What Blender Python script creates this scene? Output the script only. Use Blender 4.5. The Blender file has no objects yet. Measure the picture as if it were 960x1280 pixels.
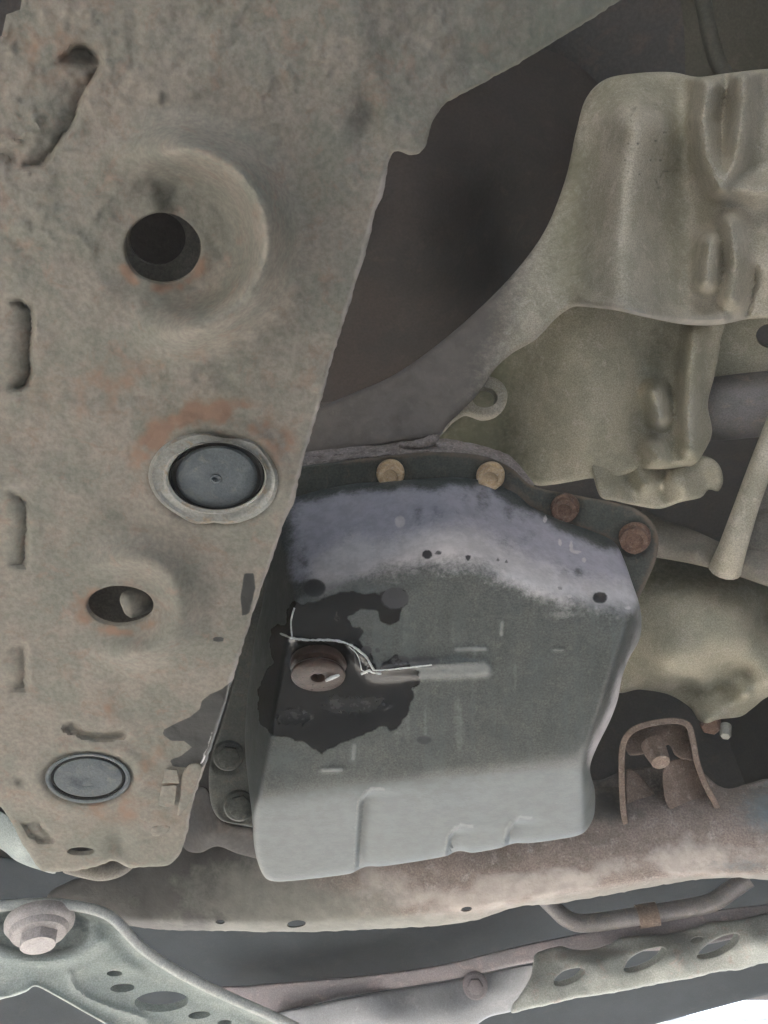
import bpy, bmesh, math, random
import numpy as np
from mathutils import Vector, Matrix
from mathutils.geometry import delaunay_2d_cdt

random.seed(7)
R = math.radians
sc = bpy.context.scene
COL = sc.collection

# ------------------------------------------------------------------ camera, sky, sun, exposure
F = 1000.0                      # focal length in photo pixels (photo is 960 x 1280)
ELEV = R(50)                    # the phone looks forward and up under the car
CAM = Vector((0.0, 0.0, 0.25))  # a hand's height above the ground
cam = bpy.data.cameras.new('camera')
cam.sensor_fit = 'VERTICAL'
cam.sensor_height = 36.0
cam.lens = 36.0 * F / 1280.0
cam.clip_start = 0.01
cam.clip_end = 500.0
camo = bpy.data.objects.new('camera', cam)
COL.objects.link(camo)
camo.location = CAM
camo.rotation_euler = (R(90) + ELEV, 0, 0)
sc.camera = camo

SUN_EL, SUN_AZ = R(46), R(-18)    # high in front of the car and to the left
w = bpy.data.worlds.new('World')
sc.world = w
w.use_nodes = True
nt = w.node_tree
sky = nt.nodes.new('ShaderNodeTexSky')
sky.sky_type = 'NISHITA'
sky.sun_disc = False
sky.sun_elevation = SUN_EL
sky.sun_rotation = SUN_AZ
sky.air_density = 1.0
sky.dust_density = 4.0
nt.links.new(sky.outputs[0], nt.nodes['Background'].inputs[0])
nt.nodes['Background'].inputs[1].default_value = 0.13
sl = bpy.data.lights.new('sun', 'SUN')
sl.energy = 1.5
sl.angle = R(12)
sl.color = (1.0, 0.965, 0.91)
so = bpy.data.objects.new('sun', sl)
COL.objects.link(so)
sdir = Vector((math.sin(SUN_AZ) * math.cos(SUN_EL), math.cos(SUN_AZ) * math.cos(SUN_EL), math.sin(SUN_EL)))
so.rotation_euler = (-sdir).to_track_quat('-Z', 'Y').to_euler()
so.location = (0.5, 3, 6)

sc.view_settings.view_transform = 'Standard'
sc.view_settings.look = 'None'
sc.view_settings.gamma = 1.0
sc.view_settings.exposure = 3.9
sc.render.engine = 'CYCLES'
sc.cycles.max_bounces = 6
sc.cycles.diffuse_bounces = 4
sc.cycles.volume_bounces = 1
sc.cycles.sample_clamp_indirect = 4.0

# ------------------------------------------------------------------ geometry helpers
FWD = np.array((0, math.cos(ELEV), math.sin(ELEV)))
UP = np.array((0, -math.sin(ELEV), math.cos(ELEV)))
RT = np.array((1.0, 0, 0))
C0 = np.array(CAM)


def rays(x, y):
    x = np.asarray(x, float); y = np.asarray(y, float)
    return ((x - 480) / F)[..., None] * RT - ((y - 640) / F)[..., None] * UP + FWD


def PP(x, y, d):
    return C0 + np.asarray(d, float)[..., None] * rays(x, y)


def P(x, y, d):
    return Vector(PP(np.float64(x), np.float64(y), np.float64(d)))


def _h(ix, iy, s):
    n = (ix * 374761393 + iy * 668265263 + s * 974634779) & 0x7fffffff
    n = ((n ^ (n >> 13)) * 1274126177) & 0x7fffffff
    return ((n ^ (n >> 16)) & 0xffff) / 65535.0


def vnoise(x, y, s=0):
    x = np.asarray(x, float); y = np.asarray(y, float)
    ix = np.floor(x).astype(np.int64); iy = np.floor(y).astype(np.int64)
    fx = x - ix; fy = y - iy
    fx = fx * fx * (3 - 2 * fx); fy = fy * fy * (3 - 2 * fy)
    a = _h(ix, iy, s); b = _h(ix + 1, iy, s); c = _h(ix, iy + 1, s); d = _h(ix + 1, iy + 1, s)
    return (a + (b - a) * fx) * (1 - fy) + (c + (d - c) * fx) * fy - 0.5


def fbm(x, y, cell, s=0, octv=3):
    t = 0; a = 1.0
    for k in range(octv):
        t = t + a * vnoise(np.asarray(x) / cell, np.asarray(y) / cell, s + k)
        cell /= 2.1; a *= .5
    return t


def sstep(a, b, v):
    t = np.clip((v - a) / (b - a), 0, 1)
    return t * t * (3 - 2 * t)


def segdist(x, y, pts, closed):
    pts = np.asarray(pts, float)
    a = pts if closed else pts[:-1]
    b = np.roll(pts, -1, 0) if closed else pts[1:]
    best = np.full(x.shape, 1e9)
    for (ax, ay), (bx, by) in zip(a, b):
        dx, dy = bx - ax, by - ay
        L = dx * dx + dy * dy + 1e-12
        t = np.clip(((x - ax) * dx + (y - ay) * dy) / L, 0, 1)
        best = np.minimum(best, (x - ax - t * dx) ** 2 + (y - ay - t * dy) ** 2)
    return np.sqrt(best)


def inside(x, y, pts):
    pts = np.asarray(pts, float)
    r = np.zeros(x.shape, bool)
    for (ax, ay), (bx, by) in zip(pts, np.roll(pts, -1, 0)):
        if ay == by:
            continue
        c = (ay > y) != (by > y)
        r ^= c & (x < (bx - ax) * (y - ay) / (by - ay) + ax)
    return r


def sdist(x, y, pts):
    """signed distance to a polygon, positive inside (pixels)"""
    d = segdist(x, y, pts, True)
    return np.where(inside(x, y, pts), d, -d)


def ell(cx, cy, rx, ry, n=28, wob=0, seed=0, rot=0.0):
    a = np.linspace(0, 2 * np.pi, n, endpoint=False)
    k = 1 + wob * np.array([math.sin(3 * t + seed) * .6 + math.sin(5 * t + 2.3 * seed) * .4 for t in a])
    ex, ey = rx * k * np.cos(a), ry * k * np.sin(a)
    c, s = math.cos(rot), math.sin(rot)
    return np.stack([cx + ex * c - ey * s, cy + ex * s + ey * c], 1)


def catmull(pts, step, closed=True):
    pts = np.asarray(pts, float)
    n = len(pts); out = []
    for i in range(n if closed else n - 1):
        if closed:
            p0, p1, p2, p3 = pts[i - 1], pts[i], pts[(i + 1) % n], pts[(i + 2) % n]
        else:
            p0, p1, p2, p3 = pts[max(i - 1, 0)], pts[i], pts[i + 1], pts[min(i + 2, n - 1)]
        L = np.linalg.norm(p2 - p1)
        m = max(1, int(round(L / step)))
        # centripetal-ish: limit tangents
        t1 = (p2 - p0) * .5; t2 = (p3 - p1) * .5
        for t_ in (t1, t2):
            l = np.linalg.norm(t_)
            if l > L * 1.1:
                t_ *= L * 1.1 / l
        for k in range(m):
            u = k / m
            out.append((2 * u**3 - 3 * u**2 + 1) * p1 + (u**3 - 2 * u**2 + u) * t1 + (-2 * u**3 + 3 * u**2) * p2 + (u**3 - u**2) * t2)
    if not closed:
        out.append(pts[-1])
    return np.array(out)


def straight(pts, step):
    pts = np.asarray(pts, float); out = []
    for a, b in zip(pts, np.roll(pts, -1, 0)):
        m = max(1, int(round(np.linalg.norm(b - a) / step)))
        out += [a + (b - a) * k / m for k in range(m)]
    return np.array(out)


def plane3(p, q, r):
    A = np.array([[p[0], p[1], 1], [q[0], q[1], 1], [r[0], r[1], 1]], float)
    a, b, c = np.linalg.solve(A, np.array([p[2], q[2], r[2]], float))
    return lambda x, y: a * x + b * y + c


def smax(vals, k):
    vals = np.stack(vals)
    m = vals.max(0)
    return m + k * np.log(np.exp((vals - m) / k).sum(0))


def rbf(ctrl, smooth=1e-3):
    c = np.asarray(ctrl, float)
    X = c[:, :2] / 100.0
    n = len(c)
    r = np.linalg.norm(X[:, None] - X[None], axis=2)
    K = np.where(r > 0, r * r * np.log(r + 1e-12), 0) + smooth * np.eye(n)
    Pm = np.hstack([np.ones((n, 1)), X])
    A = np.block([[K, Pm], [Pm.T, np.zeros((3, 3))]])
    s = np.linalg.solve(A, np.concatenate([c[:, 2], np.zeros(3)]))

    def f(x, y):
        x = np.asarray(x, float) / 100.0; y = np.asarray(y, float) / 100.0
        o = s[n] + s[n + 1] * x + s[n + 2] * y
        for i in range(n):
            rr = np.sqrt((x - X[i, 0]) ** 2 + (y - X[i, 1]) ** 2)
            o = o + s[i] * np.where(rr > 0, rr * rr * np.log(rr + 1e-12), 0)
        return o
    return f


W = {}


def reg(o, parent, M=None):
    COL.objects.link(o)
    M = M or Matrix.Identity(4)
    W[o] = M
    if parent is not None:
        o.parent = parent
        o.matrix_parent_inverse = W[parent].inverted()
    o.matrix_basis = M
    return o


def thing(name, label, cat, loc, group=None):
    o = bpy.data.objects.new(name, None)
    o.empty_display_size = .02
    reg(o, None, Matrix.Translation(loc))
    return tag(o, label, cat, group)


def tag(o, label, cat, group=None):
    o['label'] = label
    o['category'] = cat
    if group:
        o['group'] = group
    return o


def part(name, me, mat, parent, M=None, label=None):
    me.name = name
    if mat is not None and not me.materials:
        me.materials.append(mat)
    o = bpy.data.objects.new(name, me)
    reg(o, parent, M)
    if label:
        o['label'] = label
    return o


def finish(me, ang=38):
    me.update()
    me.polygons.foreach_set('use_smooth', [True] * len(me.polygons))
    me.set_sharp_from_angle(angle=R(ang))
    return me


def sheet(outline, dep, step=5, holes=(), thick=.012, hthick=None, er=0, erd=None, relief=None, masks=None,
          smooth=True, wall='ray', jag=0.0, back=True, hole_er=0, ang=42):
    """A pressed or cast plate: its outline and holes, a depth field, a relief on it, rolled edges and thickness."""
    out = catmull(outline, step) if smooth else straight(outline, step)
    if jag:
        n = np.stack([vnoise(out[:, 0] / 6, out[:, 1] / 6, 3), vnoise(out[:, 0] / 6, out[:, 1] / 6, 9)], 1)
        out = out + n * jag * 2
    loops = [out] + [np.asarray(h, float) for h in holes]
    x0, y0 = out.min(0); x1, y1 = out.max(0)
    gx, gy = np.meshgrid(np.arange(x0 + step / 2, x1, step), np.arange(y0 + step / 2, y1, step * .87))
    gx = gx + (np.arange(gx.shape[0]) % 2)[:, None] * step * .5
    gx = gx.ravel(); gy = gy.ravel()
    keep = sdist(gx, gy, out) > (er + step * .4 if er else step * .55)
    gx, gy = gx[keep], gy[keep]
    for h in loops[1:]:
        k = sdist(gx, gy, h) < -(hole_er + step * .4 if hole_er else step * .5)
        gx, gy = gx[k], gy[k]
    # rows of points along the rolled edges
    for li, L in enumerate(loops):
        ee = er if li == 0 else hole_er
        if not ee:
            continue
        tg = np.roll(L, -1, 0) - np.roll(L, 1, 0)
        nn = np.stack([-tg[:, 1], tg[:, 0]], 1) / (np.linalg.norm(tg, axis=1)[:, None] + 1e-9)
        tst = L + nn * .5
        if np.mean(inside(tst[:, 0], tst[:, 1], L)) < .5:
            nn = -nn
        if li:
            nn = -nn
        for f in (.18, .5, 1.0):
            q = L + nn * ee * f
            ok = np.ones(len(q), bool)
            for lj, L2 in enumerate(loops):
                sd = sdist(q[:, 0], q[:, 1], L2) * (1 if lj == 0 else -1)
                ok &= sd > ee * f * .93
            q = q[ok]
            gx = np.concatenate([gx, q[:, 0]]); gy = np.concatenate([gy, q[:, 1]])
    pts = list(map(tuple, np.concatenate(loops)))
    edges = []; b = 0; lids = []
    for L in loops:
        m = len(L)
        edges += [(b + i, b + (i + 1) % m) for i in range(m)]
        lids.append(list(range(b, b + m)))
        b += m
    pts += list(zip(gx, gy))
    vc, _, fc, ov, _, _ = delaunay_2d_cdt([Vector(p) for p in pts], edges, [], 0, 1e-4)
    V = np.array([(v.x, v.y) for v in vc])
    Fa = np.array([f for f in fc if len(f) == 3])
    back_of = {}
    for i, o in enumerate(ov):
        for k in o:
            back_of[k] = i
    cx, cy = V[Fa].mean(1).T
    ok = inside(cx, cy, out)
    for h in loops[1:]:
        ok &= ~inside(cx, cy, h)
    Fa = Fa[ok]
    # orientation: counter-clockwise seen from the camera (y is down in pixels)
    a, bb, c = V[Fa[:, 0]], V[Fa[:, 1]], V[Fa[:, 2]]
    area = (bb[:, 0] - a[:, 0]) * (c[:, 1] - a[:, 1]) - (bb[:, 1] - a[:, 1]) * (c[:, 0] - a[:, 0])
    fl = area > 0
    Fa[fl] = Fa[fl][:, ::-1]
    x, y = V.T
    d = dep(x, y)
    if relief is not None:
        d = d - relief(x, y)
    if er:
        s = segdist(x, y, out, True)
        rr = erd if erd is not None else er * float(np.mean(d)) / F
        t = np.clip(1 - s / er, 0, 1)
        d = d + rr * (1 - np.sqrt(np.maximum(1 - t * t, 0)))
    if hole_er:
        for h in loops[1:]:
            s = segdist(x, y, h, True)
            t = np.clip(1 - s / hole_er, 0, 1)
            d = d + hole_er * .8 * float(np.mean(d)) / F * (1 - np.sqrt(np.maximum(1 - t * t, 0)))
    co = PP(x, y, d)
    cxm, cym = out.mean(0)
    e = 20.0
    p0 = PP(cxm, cym, dep(np.array(cxm), np.array(cym)))
    pu = PP(cxm + e, cym, dep(np.array(cxm + e), np.array(cym))) - p0
    pv = PP(cxm, cym + e, dep(np.array(cxm), np.array(cym + e))) - p0
    nrm = np.cross(pu, pv); nrm /= np.linalg.norm(nrm)
    if nrm @ rays(np.array(cxm), np.array(cym)) < 0:
        nrm = -nrm                       # away from the camera
    rd = rays(x, y); rd /= np.linalg.norm(rd, axis=1)[:, None]
    n = len(co)
    wd = rd if wall == 'ray' else np.tile(nrm, (n, 1))
    co2 = co + wd * thick
    if hthick is None:
        hthick = thick
    verts = [co]; faces = [tuple(f) for f in Fa]
    src = [np.arange(n)]
    tot = n
    for li, ids in enumerate(lids):
        ids = [back_of[i] for i in ids]
        idx = np.array(ids)
        top = co[idx]
        bot = co2[idx] if li == 0 else top + nrm * hthick
        m = len(idx)
        verts += [top, bot]; src += [idx, idx]
        bt, bo = tot, tot + m
        tot += 2 * m
        poly = loops[li]
        ar = np.sum(poly[:, 0] * np.roll(poly[:, 1], -1) - np.roll(poly[:, 0], -1) * poly[:, 1])
        flip = (ar > 0) == (li == 0)
        for i in range(m):
            j = (i + 1) % m
            q = (bt + i, bo + i, bo + j, bt + j)
            faces.append(q if not flip else q[::-1])
    if back:
        verts.append(co2); src.append(np.arange(n))
        faces += [tuple(int(q) + tot for q in f[::-1]) for f in Fa]
        tot += n
    me = bpy.data.meshes.new('sheet')
    me.from_pydata([tuple(v) for v in np.concatenate(verts)], [], [tuple(int(i) for i in f) for f in faces])
    src = np.concatenate(src)
    for k, fn in (masks or {}).items():
        at = me.attributes.new(k, 'FLOAT', 'POINT')
        at.data.foreach_set('value', np.clip(fn(x, y), 0, 1)[src].astype(np.float32))
    bm = bmesh.new(); bm.from_mesh(me)
    bmesh.ops.remove_doubles(bm, verts=bm.verts, dist=1e-6)
    bm.to_mesh(me); bm.free()
    return finish(me, ang)


def tube(pts, rad, n=14, caps=True, flat=1.0, smooth=6, wob=0.0, ang=50):
    """swept tube through 3-D points (Vectors); rad may be a list"""
    pts = np.array([tuple(p) for p in pts]); rad = np.full(len(pts), rad) if np.isscalar(rad) else np.array(rad, float)
    Q = []; RR = []
    for i in range(len(pts) - 1):
        p0, p1, p2, p3 = pts[max(i - 1, 0)], pts[i], pts[i + 1], pts[min(i + 2, len(pts) - 1)]
        for k in range(smooth):
            u = k / smooth
            Q.append(.5 * (2 * p1 + (p2 - p0) * u + (2 * p0 - 5 * p1 + 4 * p2 - p3) * u**2 + (3 * p1 - p0 - 3 * p2 + p3) * u**3))
            RR.append(rad[i] * (1 - u) + rad[i + 1] * u)
    Q.append(pts[-1]); RR.append(rad[-1])
    Q = np.array(Q)
    T = np.gradient(Q, axis=0); T /= np.linalg.norm(T, axis=1)[:, None]
    verts = []; faces = []
    ref = FWD
    for i in range(len(Q)):
        s = np.cross(T[i], ref); s /= np.linalg.norm(s) + 1e-9
        u = np.cross(s, T[i])
        for k in range(n):
            a = 2 * math.pi * k / n
            r = RR[i] * (1 + wob * (random.random() - .5))
            verts.append(tuple(Q[i] + r * (math.cos(a) * s + flat * math.sin(a) * u)))
    for i in range(len(Q) - 1):
        for k in range(n):
            a = i * n + k; b = i * n + (k + 1) % n
            faces.append((a, b, b + n, a + n))
    if caps:
        faces.append(tuple(range(n))[::-1])
        faces.append(tuple((len(Q) - 1) * n + k for k in range(n)))
    me = bpy.data.meshes.new('tube')
    me.from_pydata(verts, [], faces)
    bm = bmesh.new(); bm.from_mesh(me); bmesh.ops.recalc_face_normals(bm, faces=bm.faces); bm.to_mesh(me); bm.free()
    return finish(me, ang)


def lathe(profile, n=32, hexa=None, wob=0.0, seed=0, sx=1.0, ang=35):
    """turned piece along +Z from (radius, height) pairs; hexa = set of profile rows made hexagonal"""
    rnd = random.Random(seed)
    ph = [rnd.random() * 6.28 for _ in range(4)]
    verts = []; faces = []
    for i, (r, h) in enumerate(profile):
        for k in range(n):
            a = 2 * math.pi * k / n
            rr = r
            if hexa and i in hexa:
                b = (a % (math.pi / 3)) - math.pi / 6
                rr = r * min(1.0, math.cos(math.pi / 6) / math.cos(b) * 1.0 + .02)
            rr *= 1 + wob * (math.sin(2 * a + ph[0]) * .5 + math.sin(3 * a + ph[1]) * .35 + math.sin(5 * a + ph[2]) * .3)
            hh = h + (wob * .25 * r * math.sin(3 * a + ph[3]))
            verts.append((rr * math.cos(a) * sx, rr * math.sin(a), hh))
    m = len(profile)
    for i in range(m - 1):
        for k in range(n):
            a = i * n + k; b = i * n + (k + 1) % n
            faces.append((a, b, b + n, a + n))
    faces.append(tuple(range(n))[::-1])
    faces.append(tuple((m - 1) * n + k for k in range(n)))
    me = bpy.data.meshes.new('lathe')
    me.from_pydata(verts, [], faces)
    bm = bmesh.new(); bm.from_mesh(me); bmesh.ops.recalc_face_normals(bm, faces=bm.faces); bm.to_mesh(me); bm.free()
    return finish(me, ang)


def aim(base, tip, s=1.0, spin=0.0):
    """matrix at base with +Z towards tip"""
    q = (tip - base).to_track_quat('Z', 'Y')
    return Matrix.Translation(base) @ q.to_matrix().to_4x4() @ Matrix.Rotation(spin, 4, 'Z') @ Matrix.Diagonal((s, s, s, 1))


# ------------------------------------------------------------------ materials
def material(name, cols, scale=45, rough=.75, metal=0.0, bump=.4, bscale=260, masks=(), spec=.4, rvar=.15, fine=.25, pits=0.0, coarse=0.0):
    m = bpy.data.materials.new(name)
    m.use_nodes = True
    t = m.node_tree; N = t.nodes; Lk = t.links
    bs = N['Principled BSDF']
    tc = N.new('ShaderNodeTexCoord')

    def noise(sca, det=4, rg=.6, dist=0.0):
        n = N.new('ShaderNodeTexNoise'); n.inputs['Scale'].default_value = sca
        n.inputs['Detail'].default_value = det; n.inputs['Roughness'].default_value = rg; n.inputs['Distortion'].default_value = dist
        Lk.new(tc.outputs['Object'], n.inputs['Vector'])
        return n.outputs['Fac']

    def ramp(src, a, b):
        r = N.new('ShaderNodeMapRange'); r.inputs[1].default_value = a; r.inputs[2].default_value = b
        r.interpolation_type = 'SMOOTHSTEP'
        Lk.new(src, r.inputs[0])
        return r.outputs[0]

    def mix(f, a, b, mode='MIX'):
        x = N.new('ShaderNodeMix'); x.data_type = 'RGBA'; x.blend_type = mode
        for s, v in ((x.inputs[0], f), (x.inputs[6], a), (x.inputs[7], b)):
            if hasattr(v, 'is_output'):
                Lk.new(v, s)
            elif isinstance(v, (int, float)):
                s.default_value = v
            else:
                s.default_value = (*v, 1)
        return x.outputs[2]

    def mixf(f, a, b):
        x = N.new('ShaderNodeMix'); x.data_type = 'FLOAT'
        for s, v in ((x.inputs[0], f), (x.inputs[2], a), (x.inputs[3], b)):
            if hasattr(v, 'is_output'):
                Lk.new(v, s)
            else:
                s.default_value = v
        return x.outputs[0]

    def math_(op, a, b):
        x = N.new('ShaderNodeMath'); x.operation = op
        for s, v in ((x.inputs[0], a), (x.inputs[1], b)):
            if hasattr(v, 'is_output'):
                Lk.new(v, s)
            else:
                s.default_value = v
        return x.outputs[0]

    c = mix(ramp(noise(scale, 5, .65), .38, .62), cols[0], cols[1])
    if len(cols) > 2:
        c = mix(ramp(noise(scale * 2.3 + 7, 5, .7, .6), .52, .68), c, cols[2])
    fn = noise(bscale * 1.7, 3, .7)
    c = mix(fine, c, mix(ramp(fn, .3, .7), (.12, .12, .12), (1, 1, 1)), 'OVERLAY') if fine else c
    ro = mixf(noise(scale * 1.7, 4), rough - rvar, rough + rvar)
    mt = metal
    hb = noise(bscale, 5, .65)
    dn = noise(scale * 6, 5, .75)
    for mk in masks:
        attr, col, mr = mk[:3]
        edge = mk[3] if len(mk) > 3 else .25
        mm = mk[4] if len(mk) > 4 else None
        at = N.new('ShaderNodeAttribute'); at.attribute_name = attr
        v = math_('ADD', at.outputs['Fac'], math_('MULTIPLY', math_('SUBTRACT', dn, .5), edge * 2.2))
        f = ramp(v, .5 - edge, .5 + edge)
        f = math_('MULTIPLY', f, math_('GREATER_THAN', at.outputs['Fac'], .004))
        col2 = tuple(q * .8 for q in col)
        c = mix(f, c, mix(ramp(noise(scale * 1.9, 5, .7), .35, .65), col, col2))
        ro = mixf(f, ro, mr)
        if mm is not None:
            mt = mixf(f, mt, mm)
    Lk.new(c, bs.inputs['Base Color'])
    Lk.new(ro, bs.inputs['Roughness'])
    if hasattr(mt, 'is_output'):
        Lk.new(mt, bs.inputs['Metallic'])
    else:
        bs.inputs['Metallic'].default_value = mt
    bs.inputs['Specular IOR Level'].default_value = spec
    hsum = math_('ADD', hb, math_('MULTIPLY', noise(scale * 2.2, 3), coarse))
    if pits:
        hsum = math_('SUBTRACT', hsum, math_('MULTIPLY', ramp(noise(bscale * .45, 2, .5), .62, .72), pits))
    b = N.new('ShaderNodeBump'); b.inputs['Strength'].default_value = bump; b.inputs['Distance'].default_value = .0012
    Lk.new(hsum, b.inputs['Height'])
    Lk.new(b.outputs[0], bs.inputs['Normal'])
    return m


OIL = (.005, .005, .006)
RUST = (.235, .15, .105)
M_rail = material('dusty undercoat', [(.202, .180, .150), (.160, .155, .128), (.19, .15, .12)], 24, .8, 0, .42, 170,
                  [('rust', RUST, .85, .45), ('pale', (.33, .30, .275), .85, .3), ('green', (.135, .15, .118), .8, .4), ('oil', (.035, .035, .033), .3, .1), ('glint', (.7, .7, .7), .35, .15)], fine=.18, coarse=1.5)
M_plug = material('grey rubber', [(.095, .108, .115), (.07, .082, .09), (.12, .125, .12)], 45, .72, 0, .35, 420, fine=.2)
M_groove = material('black rubber', [(.018, .018, .02), (.025, .025, .025)], 60, .5, 0, .2, 420, fine=0)
M_collar = material('dull sealant metal', [(.27, .27, .25), (.22, .215, .195), (.25, .2, .15)], 50, .5, .25, .35, 300, fine=.2)
M_pan = material('pan paint', [(.072, .078, .074), (.058, .064, .061), (.086, .091, .084)], 44, .42, .0, .25, 380,
                 [('lav', (.44, .425, .485), .36, .38), ('pale', (.68, .645, .65), .5, .42), ('chip_glint', (.70, .66, .66), .6, .15), ('dust_light', (.088, .105, .106), .5, .45), ('scuff_glint', (.20, .21, .205), .6, .3), ('oil', OIL, .16, .2), ('spot', (.045, .045, .05), .3, .2), ('grey', (.022, .023, .024), .3, .45)], fine=.4, spec=.35, coarse=.4)
M_flange = material('pan flange paint', [(.075, .078, .066), (.058, .062, .055), (.095, .085, .068)], 50, .6, 0, .35, 330, [('rust', (.17, .125, .095), .8, .4)], fine=.3)
M_brass = material('tan plated bolt', [(.70, .52, .33), (.56, .39, .23), (.74, .60, .45)], 120, .5, .2, .3, 500, fine=.2)
M_rustbolt = material('rusty bolt', [(.20, .12, .085), (.13, .075, .055), (.27, .19, .15)], 130, .75, .1, .6, 500, fine=.3)
M_wetrust = material('oily rusty plug', [(.036, .017, .013), (.022, .011, .008), (.055, .028, .021)], 120, .32, .0, .4, 420, fine=.2, spec=.22)
M_alu = material('cast aluminium', [(.46, .42, .34), (.37, .34, .265), (.52, .475, .40)], 28, .6, .1, .35, 420, [('green', (.27, .26, .18), .75, .4), ('grey', (.185, .162, .145), .75, .4), ('pale', (.50, .47, .42), .6, .35), ('speck', (.10, .10, .095), .8, .3)], fine=.3, pits=.5)
M_case = material('stained and shaded case aluminium', [(.42, .385, .295), (.34, .32, .24), (.45, .41, .33)], 26, .66, .1, .3, 420, [('green', (.18, .178, .115), .75, .4), ('pale', (.50, .47, .42), .6, .35)], fine=.3)
M_web = material('grimy web', [(.185, .165, .14), (.15, .137, .112), (.20, .175, .155)], 30, .75, 0, .3, 350, fine=.3)
M_seal = material('crusted sealant', [(.30, .26, .25), (.20, .17, .16), (.36, .31, .29)], 90, .8, 0, .9, 260, fine=.3)
M_shaft = material('dull steel', [(.20, .185, .19), (.16, .15, .15), (.24, .21, .19)], 30, .5, .2, .3, 400, fine=.3)
M_beam = material('rusty beam', [(.235, .19, .17), (.185, .15, .132), (.30, .262, .24)], 30, .8, 0, .5, 300, [('pale', (.42, .375, .345), .75, .3), ('grey', (.20, .195, .17), .75, .4), ('dark', (.085, .08, .075), .8, .4), ('blue', (.17, .2, .22), .7, .4)], fine=.35, coarse=.5)
M_hoop = material('rusty bracket steel', [(.21, .155, .125), (.16, .115, .09), (.26, .21, .18)], 50, .8, 0, .5, 320, fine=.35)
M_plate = material('grey green plate', [(.25, .285, .275), (.205, .24, .232), (.27, .295, .285)], 26, .55, .0, .25, 360, [('pale', (.38, .41, .41), .5, .4), ('dark', (.09, .11, .11), .7, .4)], fine=.3)
M_perf = material('pale perforated steel', [(.27, .28, .26), (.215, .23, .215), (.26, .23, .21)], 22, .6, .05, .35, 300, [('rust', (.30, .24, .21), .8, .35)], fine=.3)
M_lav = material('lavender grey panel', [(.165, .172, .19), (.14, .148, .166), (.195, .20, .215)], 12, .45, .1, .15, 300, fine=.2)
M_band = material('purple brown band', [(.155, .135, .145), (.13, .12, .13), (.19, .16, .165)], 16, .7, 0, .3, 300, fine=.3)
M_tray = material('grey plastic with blue veil tint', [(.024, .030, .036), (.019, .025, .030), (.028, .032, .036)], 14, .8, 0, .15, 300, spec=.1, fine=.2)  # blue tint puts the hazy veil at the bottom into the colour
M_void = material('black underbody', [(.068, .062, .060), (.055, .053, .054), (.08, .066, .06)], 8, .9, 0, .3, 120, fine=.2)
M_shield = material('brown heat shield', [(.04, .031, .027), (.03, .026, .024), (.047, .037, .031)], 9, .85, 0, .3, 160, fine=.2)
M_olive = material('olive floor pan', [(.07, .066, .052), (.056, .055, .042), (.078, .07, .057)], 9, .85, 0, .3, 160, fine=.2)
M_ground = material('concrete', [(.37, .36, .325), (.32, .31, .282), (.40, .388, .352)], 1.5, .9, 0, .3, 60, fine=.2)
M_wall = material('white corrugated steel', [(.8, .8, .79), (.75, .76, .76)], 1.2, .5, 0, .05, 60, fine=.05)

# ------------------------------------------------------------------ setting: ground, far wall, underside of the body
bm = bmesh.new()
bmesh.ops.create_grid(bm, x_segments=8, y_segments=8, size=25)
me = bpy.data.meshes.new('ground'); bm.to_mesh(me); bm.free()
g = part('ground', me, M_ground, None)
g['kind'] = 'structure'; g['label'] = 'pale concrete yard under the car'

# white ribbed shed beyond the front bumper
verts = []; faces = []
xs = np.arange(-1.0, 9.0, .04)
prof = [.03 * (1 if (i // 2) % 2 else 0) for i in range(len(xs))]
WY, WH = 6.5, 3.15
for x_, p_ in zip(xs, prof):
    verts += [(x_, WY - p_, 0.002), (x_, WY - p_, WH), (x_, WY + .2, WH), (x_, WY + .2, .002)]
for i in range(len(xs) - 1):
    a = i * 4; b = a + 4
    faces += [(a, b, b + 1, a + 1), (a + 1, b + 1, b + 2, a + 2), (a + 2, b + 2, b + 3, a + 3)]
me = bpy.data.meshes.new('shed_wall'); me.from_pydata(verts, [], faces); finish(me, 30)
shed = thing('shed', 'bright white shed wall beyond the front bumper at the lower corner', 'shed', Vector((4, WY, 0)))
part('wall', me, M_wall, shed)
part('gutter', tube([Vector((0, WY - .06, 2.30)), Vector((4, WY - .06, 2.30)), Vector((8.5, WY - .06, 2.30))], .016, 12, smooth=2), material('gutter grey', [(.10, .105, .11), (.085, .09, .095)], 3, .6), shed)
# ------------------------------------------------------------------ dark underside of the body behind everything
body = thing('car_underbody', 'black underside of the car body behind the mechanical parts', 'car body', P(600, 200, 1.3))


def box_mesh(x0, x1, y0, y1, z0, z1):
    bm = bmesh.new()
    bmesh.ops.create_cube(bm, size=1)
    bmesh.ops.scale(bm, vec=(x1 - x0, y1 - y0, z1 - z0), verts=bm.verts)
    bmesh.ops.translate(bm, vec=((x0 + x1) / 2, (y0 + y1) / 2, (z0 + z1) / 2), verts=bm.verts)
    bmesh.ops.bevel(bm, geom=list(bm.edges), offset=.012, segments=2, affect='EDGES', profile=.5)
    me = bpy.data.meshes.new('box'); bm.to_mesh(me); bm.free()
    return finish(me)


Z0 = CAM.z
part('floor_pan', box_mesh(-.85, .85, -3.3, 1.70, Z0 + 1.28, Z0 + 1.34), M_void, body)  # car floor, its rear reach shaped to hold back light from behind
part('side_light_block', box_mesh(-.90, -.83, -3.3, 1.70, Z0 + .15, Z0 + 1.28), M_void, body)  # unseen panel, added and sized to hold back light from the side
part('side_light_block', box_mesh(.83, .90, -3.3, 1.70, Z0 + .02, Z0 + 1.28), M_void, body)  # unseen too, hung lower to block more light on this side
part('nose_light_block', box_mesh(-.9, .9, 1.66, 1.72, Z0 + .575, Z0 + 1.30), M_void, body)  # added to close the nose and block direct sun

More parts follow.
